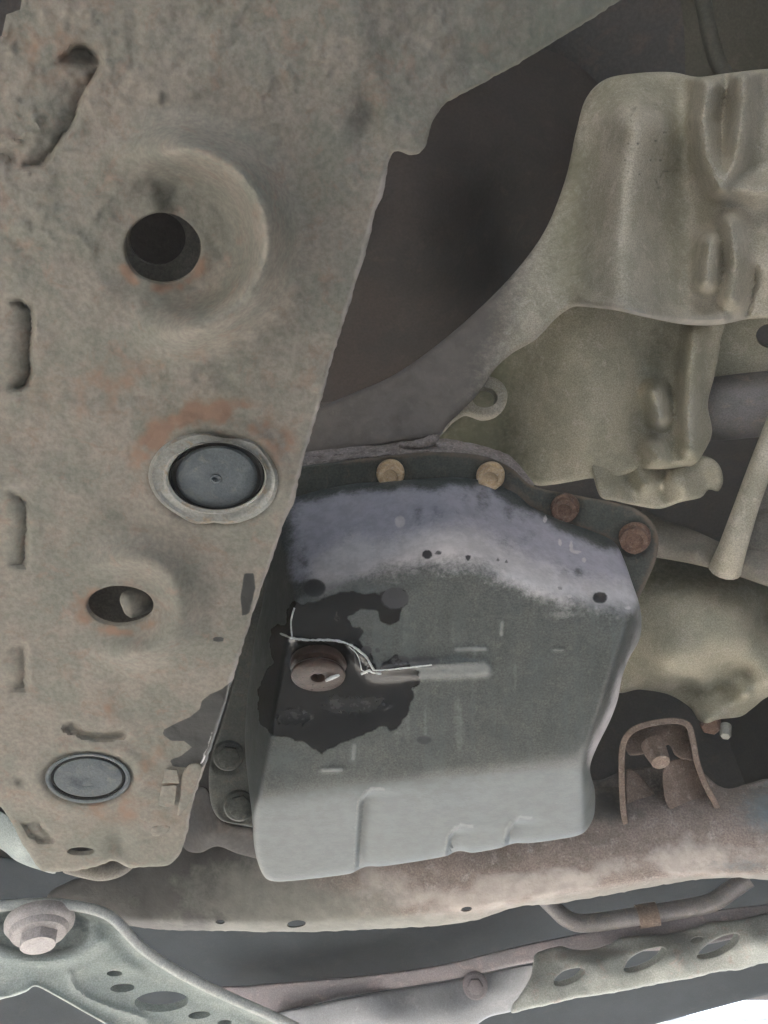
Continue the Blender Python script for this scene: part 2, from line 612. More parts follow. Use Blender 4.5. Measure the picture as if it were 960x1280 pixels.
# brown shield and olive floor seen through the dark gap at the top
sh = thing('heat_shield', 'dark brown heat shield deep in the gap beside the frame rail', 'heat shield', P(550, 300, 1.05))
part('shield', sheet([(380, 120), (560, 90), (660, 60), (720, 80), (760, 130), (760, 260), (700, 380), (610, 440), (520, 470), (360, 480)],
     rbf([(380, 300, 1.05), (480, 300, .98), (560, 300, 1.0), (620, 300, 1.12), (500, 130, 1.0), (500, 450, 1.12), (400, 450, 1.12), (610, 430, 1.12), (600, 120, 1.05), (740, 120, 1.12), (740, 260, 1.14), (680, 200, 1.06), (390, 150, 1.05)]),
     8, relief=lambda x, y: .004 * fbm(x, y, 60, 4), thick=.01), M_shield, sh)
fl = thing('floor_panel', 'dull olive floor panel above the transmission housing', 'floor panel', P(700, 40, 1.1))
part('panel', sheet([(590, 140), (650, 60), (700, -30), (1020, -30), (1020, 200), (860, 220), (700, 240), (620, 330), (590, 330)],
     rbf([(600, 200, 1.40), (650, 150, 1.32), (700, 60, 1.2), (800, 0, 1.12), (860, 60, 1.12), (900, 0, 1.05), (1000, 60, 1.0), (1000, 150, 1.1), (800, 200, 1.25), (610, 320, 1.42)]),
     8, relief=lambda x, y: .003 * fbm(x, y, 50, 14), thick=.01), M_olive, fl)
ho = thing('vent_hose', 'thin olive hose running down to the top of the transmission housing', 'hose', P(885, 40, .9))
part('hose', tube([P(862, -40, .88), P(878, 0, .87), (P(886, 40, .86)), P(896, 75, .85), P(910, 100, .84), P(920, 112, .84)], .0085, 12), M_olive, ho)

# ------------------------------------------------------------------ frame rail on the left
RD = lambda x, y: 1.0 / (2.5 - 0.000904 * y)
rail_out = [(-70, -60), (200, -62), (500, -62), (850, -62), (812, -25), (772, 2), (742, 22), (700, 48), (640, 84), (590, 111), (560, 127), (546, 142), (538, 160), (531, 185),
            (514, 194), (497, 189), (488, 196), (483, 220), (477, 247), (468, 268), (460, 305), (440, 370), (419, 436), (409, 470), (403, 496), (394, 526), (381, 570), (373, 602), (368, 628),
            (355, 653), (347, 680), (326, 738), (306, 799), (291, 850), (273, 910), (259, 950), (247, 985), (239, 1012), (233, 1045), (223, 1071),
            (207, 1082), (176, 1084), (158, 1084), (149, 1078), (139, 1076), (124, 1082), (98, 1088), (66, 1090), (50, 1086), (30, 1058), (8, 1018), (-20, 985), (-70, 940)]
H1 = ell(203, 310, 48, 44, 44, .012, 1)
H2 = ell(150, 757, 42, 25, 36, .015, 2)
H3 = ell(270, 597, 58, 41, 36)
H4 = ell(110, 972, 44, 25, 32)
H5 = ell(101, 1064, 17, 5, 18)
H6 = np.array([(-64, -50), (28, -50), (29, -10), (25, 12), (8, 18), (2, 45), (-64, 60)], float)
emb = [(-60, 160), (-20, 130), (30, 100), (80, 66), (88, 56), (110, 53), (131, 76), (128, 90), (112, 112), (104, 128), (98, 150), (84, 172), (70, 192), (54, 211), (20, 216), (-60, 205)]
s1 = [(-60, 372), (28, 371), (42, 380), (44, 410), (41, 440), (43, 465), (38, 482), (25, 490), (-60, 490)]
s2 = [(-60, 604), (10, 608), (30, 618), (38, 628), (38, 660), (37, 700), (33, 711), (-60, 712)]
s3 = [(-60, 808), (0, 806), (24, 802), (35, 804), (37, 830), (36, 862), (28, 866), (-60, 868)]
s4 = [(25, 1028), (44, 1021), (51, 1022), (70, 1048), (66, 1056), (52, 1056), (34, 1046)]
hook = [(84, 910), (92, 908), (103, 917), (122, 921), (140, 920), (153, 918)]
stepl = [(440, -40), (452, 30), (457, 80), (470, 122), (486, 178), (490, 205)]


def recess(x, y, poly, D, L, edge=4):
    s = sdist(x, y, poly)
    n = 2.0 * fbm(x, y, 10, 21)
    s = s + n
    return -D * sstep(-1, edge, s) * np.exp(-np.maximum(s - edge, 0) / L)


def rail_relief(x, y):
    z = .0022 * fbm(x, y, 40, 5, 2) + .0011 * (1 - .55 * sstep(350, 620, y)) * fbm(x, y, 14, 8, 3) * (.6 + .8 * sstep(-.2, .3, fbm(x, y, 90, 2)))
    # swage ring round the upper hole, open to the left
    dx, dy = x - 218, y - 299
    r = np.hypot(dx, dy * 1.02); a = np.arctan2(-dy, dx)      # a=0 right, +up
    open_ = sstep(-.72, .05, np.cos(a - 0.05 + .15 * np.sin(a)))
    z = z + .040 * np.exp(-((r - 117) / 25) ** 2) * open_
    z = z - .010 * sstep(112, 66, r) * (.3 + .7 * open_)
    # smaller swell round the lower hole
    dx, dy = x - 158, y - 757
    r = np.hypot(dx, dy * 1.15); a = np.arctan2(-dy, dx)
    z = z + .019 * np.exp(-((r - 68) / 21) ** 2) * sstep(-.9, .2, np.cos(a - .05))
    z = z + .003 * np.exp(-(((x - 250) / 70) ** 2 + ((y - 800) / 34) ** 2))
    # collar seat of the big plug
    dx, dy = (x - 268), (y - 598) * 1.33
    r = np.hypot(dx, dy)
    z = z + .0035 * np.exp(-((r - 84) / 16) ** 2) - .003 * sstep(86, 62, r)
    dx, dy = (x - 110), (y - 972) * 1.75
    r = np.hypot(dx, dy)
    z = z + .0025 * np.exp(-((r - 68) / 14) ** 2) - .003 * sstep(64, 50, r)
    # pressed slots
    z = z + recess(x, y, emb, .010, 60, 7) * np.exp(-segdist(x, y, [(86, 58), (112, 54), (131, 78), (112, 112), (98, 150), (54, 211)], False) / 20)
    z = z - .002 * np.maximum(fbm(x, y, 24, 133), 0) * sstep(140, 60, x) * sstep(240, 200, y)
    pit = np.exp(-(((x - 108) / 20) ** 2 + ((y - 72) / 14) ** 2))
    z = z - .009 * pit
    for s_, D, L in ((s1, .006, 12), (s2, .0045, 12), (s3, .004, 13), (s4, .004, 10)):
        z = z + recess(x, y, s_, D * 1.5, L, 6) * (.12 + .88 * sstep(6, 30, x))
    d = segdist(x, y, hook, False)
    d2 = np.minimum(np.hypot(x - 91, y - 910) - 5, np.hypot(x - 151, y - 918) - 2)
    z = z - .006 * sstep(7, 2, np.minimum(d, d2 + 2))
    z = z - .004 * np.exp(-(((x - 27) / 9) ** 2 + ((y - 975) / 6) ** 2))
    z = z - .008 * np.exp(-(((x - 150) / 15) ** 2 + ((y - 1054) / 17) ** 2))
    # bolted gusset at the upper right: folds away, with a pinched step beside its tongue
    sd = segdist(x, y, stepl, False)
    px = np.interp(y, [p[1] for p in stepl], [p[0] for p in stepl])
    right = sstep(-16, 26, x - px) * sstep(300, 190, y)
    z = z - right * (.003 + .00013 * np.clip(x - px, 0, 400) * (1 - .5 * sstep(60, 190, y)))
    z = z - .010 * np.exp(-(((x - 458) / 22) ** 2 + ((y - 152) / 40) ** 2)) * sstep(-50, 10, x - px + 30)
    z = z + .004 * np.exp(-(((x - 515) / 18) ** 2 + ((y - 168) / 30) ** 2))
    # clods of old undercoat
    cl = np.exp(-(((x - 400) / 70) ** 2 + ((y - 150) / 90) ** 2)) + .8 * np.exp(-(((x - 30) / 60) ** 2 + ((y - 170) / 60) ** 2)) + .3
    z = z + .0021 * cl * sstep(.1, .6, fbm(x, y, 22, 33, 3))
    # right edge: shallow valley before the folded edge
    return z


oilr = [(292, 850), (276, 862), (262, 868), (252, 876), (250, 886), (238, 896), (224, 902), (205, 912), (203, 918), (214, 926), (230, 926), (240, 934), (226, 945), (212, 950),
        (216, 958), (236, 960), (250, 962), (262, 950), (300, 850)]


def m_oil_rail(x, y):
    v = sstep(-5, 5, sdist(x, y, oilr))
    v = np.maximum(v, .75 * sstep(-5, 4, sdist(x, y, [(305, 716), (318, 716), (320, 735), (312, 768), (302, 770), (300, 745)])))
    v = np.maximum(v, .8 * sstep(-2, 3, 6 - np.hypot((x - 273) * .7, (y - 799) * 1.4)))
    return v


def m_rust_rail(x, y):
    n = .5 * fbm(x, y, 22, 41)
    v = 0 * x
    r = np.hypot(x - 268, (y - 590) * 1.25)
    v = np.maximum(v, 1.0 * np.exp(-((r - 94) / 20) ** 2) * sstep(.45, -.35, (y - 575) / 90))
    r = np.hypot(x - 203, (y - 312) * 1.08)
    v = np.maximum(v, .85 * np.exp(-((r - 52) / 9) ** 2) * sstep(-.2, .6, (y - 310) / 50))
    r = np.hypot(x - 150, (y - 759) * 1.6)
    v = np.maximum(v, .95 * np.exp(-((r - 48) / 11) ** 2) * sstep(-.5, .4, (y - 755) / 30 - (x - 150) / 60))
    v = np.maximum(v, .62 * np.exp(-(((x - 150) / 80) ** 2 + ((y - 1010) / 26) ** 2)))
    v = np.maximum(v, .6 * np.exp(-(((x - 190) / 40) ** 2 + ((y - 985) / 55) ** 2)))
    v = np.maximum(v, .45 * np.exp(-(((x - 130) / 25) ** 2 + ((y - 885) / 20) ** 2)))
    v = np.maximum(v, .33 * np.exp(-(((x - 130) / 140) ** 2 + ((y - 480) / 60) ** 2)))
    v = np.maximum(v, .36 * np.exp(-(((x - 60) / 90) ** 2 + ((y - 60) / 80) ** 2)))
    return np.clip(v * (.72 + 1.9 * fbm(x, y, 20, 141, 4)) + .12 * n * (v > .05), 0, 1)


def m_glint_rail(x, y):  # bright glints of the oily rail edge, painted into the colour
    s = segdist(x, y, [(268, 905), (262, 925), (254, 948), (250, 958)], False)
    return np.clip(.5 * sstep(4, 1, s) * sstep(900, 925, y) * sstep(962, 952, y) + .5 * fbm(x + y, y, 7, 23, 2) * (s < 4), 0, 1)


def m_pale_rail(x, y):
    s = segdist(x, y, [(488, 200), (470, 262), (440, 370), (403, 496), (373, 602), (347, 680), (291, 850), (259, 950), (233, 1045)], False)
    v = .62 * sstep(9, 2, s) * (y > 195)  # lit outer edge of the rail, painted as a pale line
    v = np.maximum(v, .5 * np.exp(-(((x - 200) / 30) ** 2 + ((y - 1036) / 9) ** 2)))
    v = np.maximum(v, .45 * np.exp(-(((x - 20) / 25) ** 2 + ((y - 608) / 8) ** 2)))
    v = np.maximum(v, .4 * np.exp(-(((x - 15) / 25) ** 2 + ((y - 498) / 8) ** 2)))
    return np.clip(v + .25 * fbm(x, y, 16, 71) * (v > .1), 0, 1)


rail = thing('frame_rail', 'dusty grey brown steel frame rail with pressed holes down the left side', 'frame rail', P(200, 600, .52))
rail_me = sheet(rail_out, RD, 3.4, [H1, H2, H3, H4, H5, H6], thick=.03, hthick=.004, er=5, erd=.0045, relief=rail_relief, back=False, jag=1.0, hole_er=3.5,
                masks={'rust': m_rust_rail, 'oil': m_oil_rail, 'glint': m_glint_rail, 'pale': m_pale_rail,
                       'green': lambda x, y: .5 * sstep(420, 760, x + .4 * (200 - y)) * sstep(280, 120, y) + .3 * sstep(960, 1060, y)})
part('rail_body', rail_me, M_rail, rail)
# inner web of the box section, seen through the open holes
inner = sheet([(60, 150), (330, 150), (330, 440), (240, 470), (240, 860), (40, 860), (60, 470)], lambda x, y: RD(x, y) + .075, 10,
              [ell(196, 298, 36, 33, 30)], thick=.004, relief=lambda x, y: .002 * fbm(x, y, 40, 3))
part('inner_web', inner, material('inner web dirt', [(.20, .18, .155), (.15, .135, .115)], 40, .85, 0, .4, 300), rail)
part('inner_web', sheet([(120, 240), (280, 240), (280, 380), (120, 380)], lambda x, y: RD(x, y) + .115, 12, thick=.004), M_shield, rail)
part('spacer_tube', tube([P(192, 743, .580), P(178, 749, .570), P(166, 754, .563), P(158, 757, .560), P(153, 759, .559)], [.0102, .0102, .0102, .0092, .005], 22, smooth=4), M_rail, rail)
# clip tab and weld lumps
tabd = lambda x, y: RD(x, y) - .004
part('clip_tab', sheet([(206, 961), (222, 962), (225, 979), (203, 979)], tabd, 2.5, thick=.009, er=1.6, jag=.5, smooth=False), M_rail, rail)
part('clip_tab', sheet([(202, 982), (222, 981), (219, 1006), (207, 1009), (198, 1006)], tabd, 2.5, thick=.009, er=1.6, jag=.6, smooth=False), M_rail, rail)
part('edge_lip', sheet([(228, 968), (238, 955), (252, 958), (244, 985), (236, 1005), (222, 1020), (224, 1000)], lambda x, y: RD(x, y) - .0025, 3, thick=.008, er=4, jag=.6), M_rail, rail)
part('weld_scab', sheet([(186, 1036), (196, 1031), (212, 1030), (216, 1036), (208, 1044), (192, 1046)], lambda x, y: RD(x, y) - .0012, 3, thick=.006, er=5, relief=lambda x, y: .001 * fbm(x, y, 7, 3), jag=1), M_rail, rail)

# rubber plugs in the rail
PLG = 'rubber plugs in the frame rail'


def ringed(rows, n=56, wobble=None):
    """rings of (cx, cy, rx, ry, height towards the camera) on the rail plane, inner ring closed"""
    verts = []; faces = []
    for i, (cx, cy, rx, ry, h) in enumerate(rows):
        a = np.linspace(0, 2 * np.pi, n, endpoint=False)
        k = 1 if wobble is None else wobble(a, i)
        x = cx + rx * k * np.cos(a); y = cy + ry * k * np.sin(a)
        verts += [tuple(v) for v in PP(x, y, RD(x, y) - h)]
    for i in range(len(rows) - 1):
        for k in range(n):
            a = i * n + k; b = i * n + (k + 1) % n
            faces.append((a, b, b + n, a + n))
    faces.append(tuple((len(rows) - 1) * n + k for k in range(n)))
    me = bpy.data.meshes.new('ring'); me.from_pydata(verts, [], faces)
    bm = bmesh.new(); bm.from_mesh(me); bmesh.ops.recalc_face_normals(bm, faces=bm.faces)
    bm.normal_update()
    fc = max(bm.faces, key=lambda f: len(f.verts))
    if fc.normal.dot(Vector(FWD)) > 0:
        bmesh.ops.reverse_faces(bm, faces=bm.faces)
    bm.to_mesh(me); bm.free()
    return finish(me, 40)


pl = thing('rubber_plug', 'large round grey rubber plug in a crumpled metal collar beside the pan', 'plug', P(270, 597, .52), PLG)


def cw(a, i):
    f = [1, .9, .7, .35, .1, 0, 0][min(i, 6)]
    return 1 + 1.7 * f * (.035 * np.sin(2 * a + .6) + .045 * np.exp(-((a - 5.45) / .25) ** 2) - .06 * np.exp(-((a - 4.9) / .22) ** 2) + .03 * np.exp(-((a - 1.9) / .2) ** 2) - .03 * np.exp(-((a - 1.55) / .12) ** 2))


part('collar', ringed([(267, 598, 80, 60, -.006), (267, 598, 79, 59.5, .003), (267, 598, 75, 56, .0068), (267, 598, 70, 50, .0052), (269, 597, 65, 46, .0056), (270, 597, 63, 44.5, .0085), (271, 595, 61, 42.5, .0075), (271, 595, 59.5, 41.5, -.004)], 72, cw), M_collar, pl)
part('groove', ringed([(271, 595, 60, 42, -.003), (271, 595, 58, 41, .001), (271, 596, 55, 40, -.001), (271, 596, 51, 39.5, -.0005)], 60), M_groove, pl)
part('disc', ringed([(271, 596, 51.5, 39.5, -.003), (271, 596, 50.5, 38.5, .0012), (271, 596, 47, 36, .0026), (271, 597, 30, 23, .0028), (270, 599, 8, 6.2, .0028), (269.5, 599, 6.5, 5, .0040), (269.5, 599, 4, 3, .0040), (269.5, 599, 2.8, 2, .0022)], 60), M_plug, pl)
pl = thing('rubber_plug', 'smaller flat grey rubber plug in the lower end of the frame rail', 'plug', P(110, 972, .62), PLG)
part('collar', ringed([(110, 973, 54, 32, -.005), (110, 973, 53, 31, .0018), (110, 973, 50, 29.5, .0024), (110, 973, 47.5, 27.5, .0012), (110, 972, 46.5, 26.8, -.003)], 56), M_plug, pl)
part('groove', ringed([(110, 972, 47, 27, -.001), (110, 972, 45, 25.8, .0004), (110, 972, 43, 24.5, -.001)], 56), M_groove, pl)
part('disc', ringed([(110, 972, 43.5, 24.6, -.003), (110, 972, 42.5, 23.8, .0012), (110, 972, 39, 21.5, .0022), (110, 972, 22, 12, .0020), (110, 972, 20, 10.8, .0014), (110, 972, 6, 3.3, .0016), (110, 972, 3, 1.6, .0008)], 56), M_plug, pl)

# bushing behind the end of the rail
bu = thing('rubber_bushing', 'grey bushing sleeve behind the lower end of the frame rail', 'bushing', P(20, 1060, .74))
part('sleeve', sheet([(-60, 1000), (-20, 1008), (8, 1018), (40, 1050), (70, 1090), (45, 1086), (20, 1076), (5, 1064), (-20, 1050), (-60, 1030)],
     rbf([(-40, 1010, .80), (0, 1030, .74), (30, 1060, .73), (10, 1066, .75), (40, 1085, .78), (-40, 1038, .8), (50, 1060, .76)]), 4, er=6, thick=.03), M_plate, bu)
part('tube_end', tube([P(85, 1080, .72), P(125, 1086, .71), P(150, 1082, .72), P(165, 1070, .74)], [.008, .010, .009, .008], 14), M_web, bu)
# ------------------------------------------------------------------ transmission oil pan
pA = plane3((340, 750, .617), (790, 770, .612), (530, 965, .672))
pT1 = plane3((345, 752, .617), (585, 703, .603), (480, 604, .700))
pT2 = plane3((585, 703, .603), (762, 762, .612), (690, 655, .690))
pC = plane3((318, 996, .681), (740, 955, .670), (530, 1085, .785))
pL = plane3((368, 740, .615), (326, 990, .680), (312, 880, .74))
pR = plane3((786, 775, .613), (730, 955, .670), (800, 860, .73))
pan_out = [(330, 640), (380, 618), (430, 606), (480, 602), (560, 597), (612, 600), (642, 612), (662, 632), (700, 650), (740, 664), (768, 678),
           (780, 700), (790, 728), (799, 755), (802, 778), (799, 800), (787, 822), (778, 845), (772, 875), (762, 902), (748, 930), (739, 952), (738, 966), (743, 985), (744, 1004), (741, 1024), (728, 1042),
           (700, 1049), (662, 1054), (646, 1054), (636, 1056), (625, 1060), (592, 1066), (578, 1064), (568, 1065), (558, 1070), (520, 1077), (478, 1083), (460, 1083), (450, 1086), (438, 1092), (395, 1098), (350, 1102), (334, 1099),
           (325, 1086), (318, 1060), (315, 1020), (311, 985), (306, 930), (309, 870), (318, 800), (330, 740), (328, 690)]


def pan_dep(x, y):
    return smax([pA(x, y), pT1(x, y), pT2(x, y), pC(x, y), pL(x, y), pR(x, y)], .0048)


crease = [(352, 793), (364, 797), (385, 800), (410, 800), (430, 803), (446, 811), (458, 822), (467, 838)]
crease_t = [(365, 796), (364, 775), (371, 752)]
bead = [(470, 840), (520, 838), (566, 837), (604, 835)]


def capsule(x, y, p, q, r, soft=2.5):
    return sstep(r + soft, r - soft, segdist(x, y, [p, q], False))


ribs = ([(462, 988), (452, 1000), (448, 1050), (446, 1100)], [(572, 1034), (563, 1046), (558, 1085)], [(646, 1024), (637, 1036), (630, 1075)])


def pan_relief(x, y):
    z = .0006 * fbm(x, y, 40, 91, 2)
    d = segdist(x, y, crease, False)
    # the drain boss sits in a shallow well below the crease
    well = sstep(-8, 26, sdist(x, y, [(352, 793), (430, 803), (467, 838), (520, 840), (515, 880), (480, 905), (400, 925), (340, 910), (335, 850)]))
    z = z - .0045 * well
    z = z + .0024 * np.exp(-(d / 3.0) ** 2) + .0016 * np.exp(-(segdist(x, y, crease_t, False) / 3) ** 2)
    z = z + .0034 * sstep(15, 4, segdist(x, y, bead, False)) + .002 * np.exp(-(segdist(x, y, [(467, 838), (520, 833), (606, 826)], False) / 2.6) ** 2)
    z = z + .0020 * np.exp(-((segdist(x, y, [(467, 838), (452, 830), (445, 815), (436, 806)], False) - 4) / 2.5) ** 2)
    for p, q, r in (((571, 812), (606, 811), 3), ((403, 963), (427, 962), 2.6), ((443, 932), (442, 948), 3), ((628, 778), (627, 793), 2.6), ((693, 812), (704, 812), 2), ((484, 888), (491, 886), 2.6)):
        z = z + .0016 * capsule(x, y, p, q, r, 2)
    # drawn ribs on the front slope
    for pts in ribs:
        xl = np.interp(y, [p[1] for p in pts], [p[0] for p in pts])
        z = z - .016 * sstep(-3, 3, x - xl) * np.exp(-np.maximum(x - xl, 0) / 18) * sstep(pts[0][1] - 3, pts[0][1] + 10, y)
        z = z + .0022 * np.exp(-((x - xl + 4) / 4) ** 2) * sstep(pts[0][1] - 3, pts[0][1] + 10, y)
    # dents along the rear fold and the right corner
    z = z + .002 * np.exp(-(((x - 425) / 26) ** 2 + ((y - 715) / 14) ** 2)) - .0015 * np.exp(-(((x - 660) / 50) ** 2 + ((y - 700) / 25) ** 2))
    z = z - .006 * np.exp(-(((x - 742) / 12) ** 2 + ((y - 958) / 16) ** 2))
    return z


oilp = [(366, 751), (381, 755), (403, 749), (430, 739), (452, 741), (476, 742), (490, 735), (506, 738), (510, 751), (502, 761), (500, 776), (487, 783), (475, 776), (473, 764), (452, 762), (435, 772), (441, 781), (453, 788),
        (448, 800), (455, 806), (466, 822), (473, 835), (479, 827), (495, 819), (509, 827), (512, 836), (525, 838), (525, 852), (517, 861), (519, 871), (511, 890), (498, 911), (488, 915), (484, 909), (473, 909), (452, 919), (430, 928),
        (419, 933), (411, 936), (403, 944), (396, 938), (384, 930), (362, 921), (338, 919), (327, 906), (320, 884), (322, 863), (330, 844), (341, 827), (337, 808), (338, 787), (346, 780), (357, 780), (358, 765)]


def m_oil_pan(x, y):
    v = sstep(-6, 6, sdist(x, y, oilp) + 4 * fbm(x, y, 9, 55))
    return v


def m_greyoil(x, y):
    v = .8 * np.exp(-(((x - 440) / 40) ** 2 + ((y - 880) / 14) ** 2)) + .7 * np.exp(-(((x - 372) / 34) ** 2 + ((y - 897) / 11) ** 2)) + .4 * np.exp(-(((x - 430) / 20) ** 2 + ((y - 770) / 12) ** 2))
    return np.clip(v + .5 * fbm(x, y, 22, 58, 3), 0, 1) * sstep(-6, 4, sdist(x, y, oilp))


def m_spot(x, y):
    v = 0 * x
    for cx, cy, rx, ry, k in ((393, 735, 15, 12, .75), (494, 748, 18, 14, .8), (530, 925, 10, 6, .7), (534, 693, 7, 6, .8), (548, 691, 5, 4, .6), (585, 697, 4, 4, .8), (750, 747, 10, 8, .75), (458, 813, 7, 6, .9), (472, 813, 4, 4, .6), (622, 700, 3, 3, .6), (633, 702, 3, 3, .6), (700, 735, 4, 4, .5), (530, 827, 22, 8, .6), (500, 826, 14, 8, .6)):
        v = np.maximum(v, k * sstep(1.3, .7, np.hypot((x - cx) / rx, (y - cy) / ry)))
    return v


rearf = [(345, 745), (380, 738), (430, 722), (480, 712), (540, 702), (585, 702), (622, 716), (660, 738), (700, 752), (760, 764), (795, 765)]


def m_lav(x, y):  # lavender sheen of the rear slope, put into the colour
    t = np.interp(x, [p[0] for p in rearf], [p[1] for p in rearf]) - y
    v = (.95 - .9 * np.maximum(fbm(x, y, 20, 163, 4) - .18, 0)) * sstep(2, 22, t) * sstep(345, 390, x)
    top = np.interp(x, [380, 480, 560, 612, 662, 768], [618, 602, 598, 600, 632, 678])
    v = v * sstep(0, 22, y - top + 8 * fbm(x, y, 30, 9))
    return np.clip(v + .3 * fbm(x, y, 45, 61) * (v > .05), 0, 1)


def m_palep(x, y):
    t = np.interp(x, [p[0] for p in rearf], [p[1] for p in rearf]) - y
    v = .86 * np.exp(-((t - 20) / 26) ** 2) * sstep(370, 410, x) * (1 + .35 * np.exp(-((x - 440) / 40) ** 2))  # brighter rounding of the rear fold, painted as a pale band
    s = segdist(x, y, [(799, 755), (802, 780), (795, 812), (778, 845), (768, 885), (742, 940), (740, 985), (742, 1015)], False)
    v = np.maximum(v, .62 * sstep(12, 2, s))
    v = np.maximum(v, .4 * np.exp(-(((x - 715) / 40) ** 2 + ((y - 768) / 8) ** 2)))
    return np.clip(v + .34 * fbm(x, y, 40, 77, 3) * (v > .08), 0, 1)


def m_scuff_glint(x, y):
    v = .66 * capsule(x, y, (524, 841), (606, 837), 9, 5)
    for p, q, r in (((571, 812), (606, 811), 3), ((403, 963), (427, 962), 2.6), ((443, 932), (442, 948), 3), ((628, 778), (627, 793), 2.6), ((693, 812), (704, 812), 2)):
        v = np.maximum(v, .75 * capsule(x, y, p, q, r, 2))
    v = np.maximum(v, .42 * sstep(.18, .5, vnoise(x / 7, y / 70, 31) + .25 * fbm(x, y, 40, 32)) * sstep(705, 730, y) * sstep(970, 930, y))
    for pts in ribs:  # pale lines painted in for highlights on the rib edges
        hk = [(pts[0][0] + 18, pts[0][1] - 1), (pts[0][0] + 4, pts[0][1] - 3), (pts[0][0] - 5, pts[0][1] + 5), (pts[1][0] - 5, pts[1][1] + 8)]
        v = np.maximum(v, .62 * sstep(3.6, 1.5, segdist(x, y, hk, False)))
        v = np.maximum(v, .5 * sstep(4, 1, segdist(x, y, [(p[0] - 4, p[1]) for p in pts], False)))
    return np.clip(v, 0, 1)


def m_chip_glint(x, y):
    v = 0 * x  # paint chips, plus one painted glint beside the drain well
    for cx, cy, rx, ry in ((500, 652, 8, 9), (737, 742, 5, 6), (712, 745, 4, 3), (428, 694, 12, 5), (720, 690, 8, 3), (714, 683, 3, 9), (730, 700, 4, 4), (700, 678, 3, 6), (488, 887, 6, 2.5), (785, 760, 5, 3)):
        v = np.maximum(v, .75 * sstep(1.5, .4, np.hypot((x - cx) / rx, (y - cy) / ry)))
    v = np.maximum(v, .62 * sstep(.28, .42, fbm(x, y, 11, 88, 3)) * sstep(690, 650, y) * sstep(600, 690, x))
    return v


def m_dust_light(x, y):
    f = np.interp(x, [316, 430, 560, 740], [996, 978, 966, 955])
    v = .8 * sstep(-4, 10, y - f)  # stronger light on the front slope, put into the colour
    st = vnoise(x / 6.5, y / 90, 12)                     # wiped streaks down the flat bottom
    v = np.maximum(v, np.clip((.20 + .55 * st + .25 * fbm(x, y, 50, 15)) * sstep(720, 760, y), 0, .56))
    v = np.maximum(v, .66 * np.exp(-(((x - 355) / 26) ** 2 + ((y - 950) / 20) ** 2)))
    v = np.maximum(v, .5 * np.exp(-(((x - 440) / 60) ** 2 + ((y - 735) / 12) ** 2)))
    return v


pan = thing('oil_pan', 'dark sheet steel transmission oil pan with black oil around its drain plug', 'oil pan', P(560, 850, .68))
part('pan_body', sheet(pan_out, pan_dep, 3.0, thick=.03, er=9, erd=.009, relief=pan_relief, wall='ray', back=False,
     masks={'oil': m_oil_pan, 'spot': m_spot, 'grey': m_greyoil, 'scuff_glint': m_scuff_glint, 'lav': m_lav, 'pale': m_palep, 'chip_glint': m_chip_glint, 'dust_light': m_dust_light}), M_pan, pan)
fl_out = [(325, 610), (350, 592), (375, 583), (430, 576), (480, 570), (540, 565), (600, 569), (638, 584), (665, 607), (720, 619), (778, 630), (806, 643), (822, 666), (821, 696), (808, 728), (796, 755),
          (770, 860), (720, 980), (640, 1010), (400, 1036), (326, 1035), (300, 1031), (276, 1025), (264, 1006), (261, 968), (267, 935), (288, 870), (302, 800), (318, 700)]
FD = plane3((480, 585, .712), (780, 650, .716), (290, 980, .775))


def fl_relief(x, y):
    z = .0005 * fbm(x, y, 30, 17)
    for cx, cy in ((488, 594), (613, 597), (706, 637), (793, 674), (286, 945), (298, 1008)):
        r = np.hypot(x - cx, (y - cy) * 1.2)
        z = z - .0025 * sstep(28, 22, r)
    return z


def m_rust_fl(x, y):
    v = 0 * x
    for cx, cy in ((488, 604), (613, 604), (706, 642), (793, 678)):
        v = np.maximum(v, .5 * np.exp(-(np.hypot(x - cx, y - cy) / 24) ** 2))
    s = segdist(x, y, [(430, 576), (540, 565), (600, 569), (638, 584), (665, 607), (778, 630), (806, 643), (822, 666), (821, 696), (797, 752)], False)
    v = np.maximum(v, .6 * sstep(8, 2, s))
    s = segdist(x, y, [(612, 600), (642, 612), (662, 632), (700, 650), (768, 678)], False)
    v = np.maximum(v, .55 * sstep(12, 2, s))
    return np.clip(v + .3 * fbm(x, y, 14, 52) * (v > .05), 0, 1)


part('flange', sheet(fl_out, FD, 5, thick=.006, er=4, erd=.002, relief=fl_relief, masks={'rust': m_rust_fl}), M_flange, pan)

bolt_me = lathe([(.0130, -.006), (.0130, .0010), (.0126, .0016), (.0118, .0022), (.0118, .0086), (.0108, .0098), (.0072, .0098), (.0060, .0082), (.002, .0078)], 36, hexa={3, 4}, ang=30)
flat_me = lathe([(.0135, -.006), (.0135, .0012), (.012, .003), (.0098, .0035), (.0098, .0055), (.0085, .006), (.002, .006)], 36, hexa={3, 4}, ang=30)
for cx, cy, s, mt, lab, me_ in ((488, 594, 1.0, M_brass, 'tan hexagonal flange bolt', bolt_me), (613, 597, 1.0, M_brass, 'tan hexagonal flange bolt', bolt_me),
                                (706, 637, 1.0, M_rustbolt, 'rusty brown flange bolt', bolt_me), (793, 674, 1.12, M_rustbolt, 'rusty brown flange bolt', bolt_me),
                                (286, 946, 1.15, M_flange, 'flat dark rusty bolt', flat_me), (300, 1008, 1.2, M_flange, 'flat dark rusty bolt', flat_me)):
    d0 = float(FD(cx, cy))
    m2 = me_.copy(); m2.materials.clear()
    q = part('bolt', m2, mt, pan, aim(P(cx, cy - 2, d0), P(cx - 3, cy + 24, d0 - .05), s * .97, random.random()), lab)

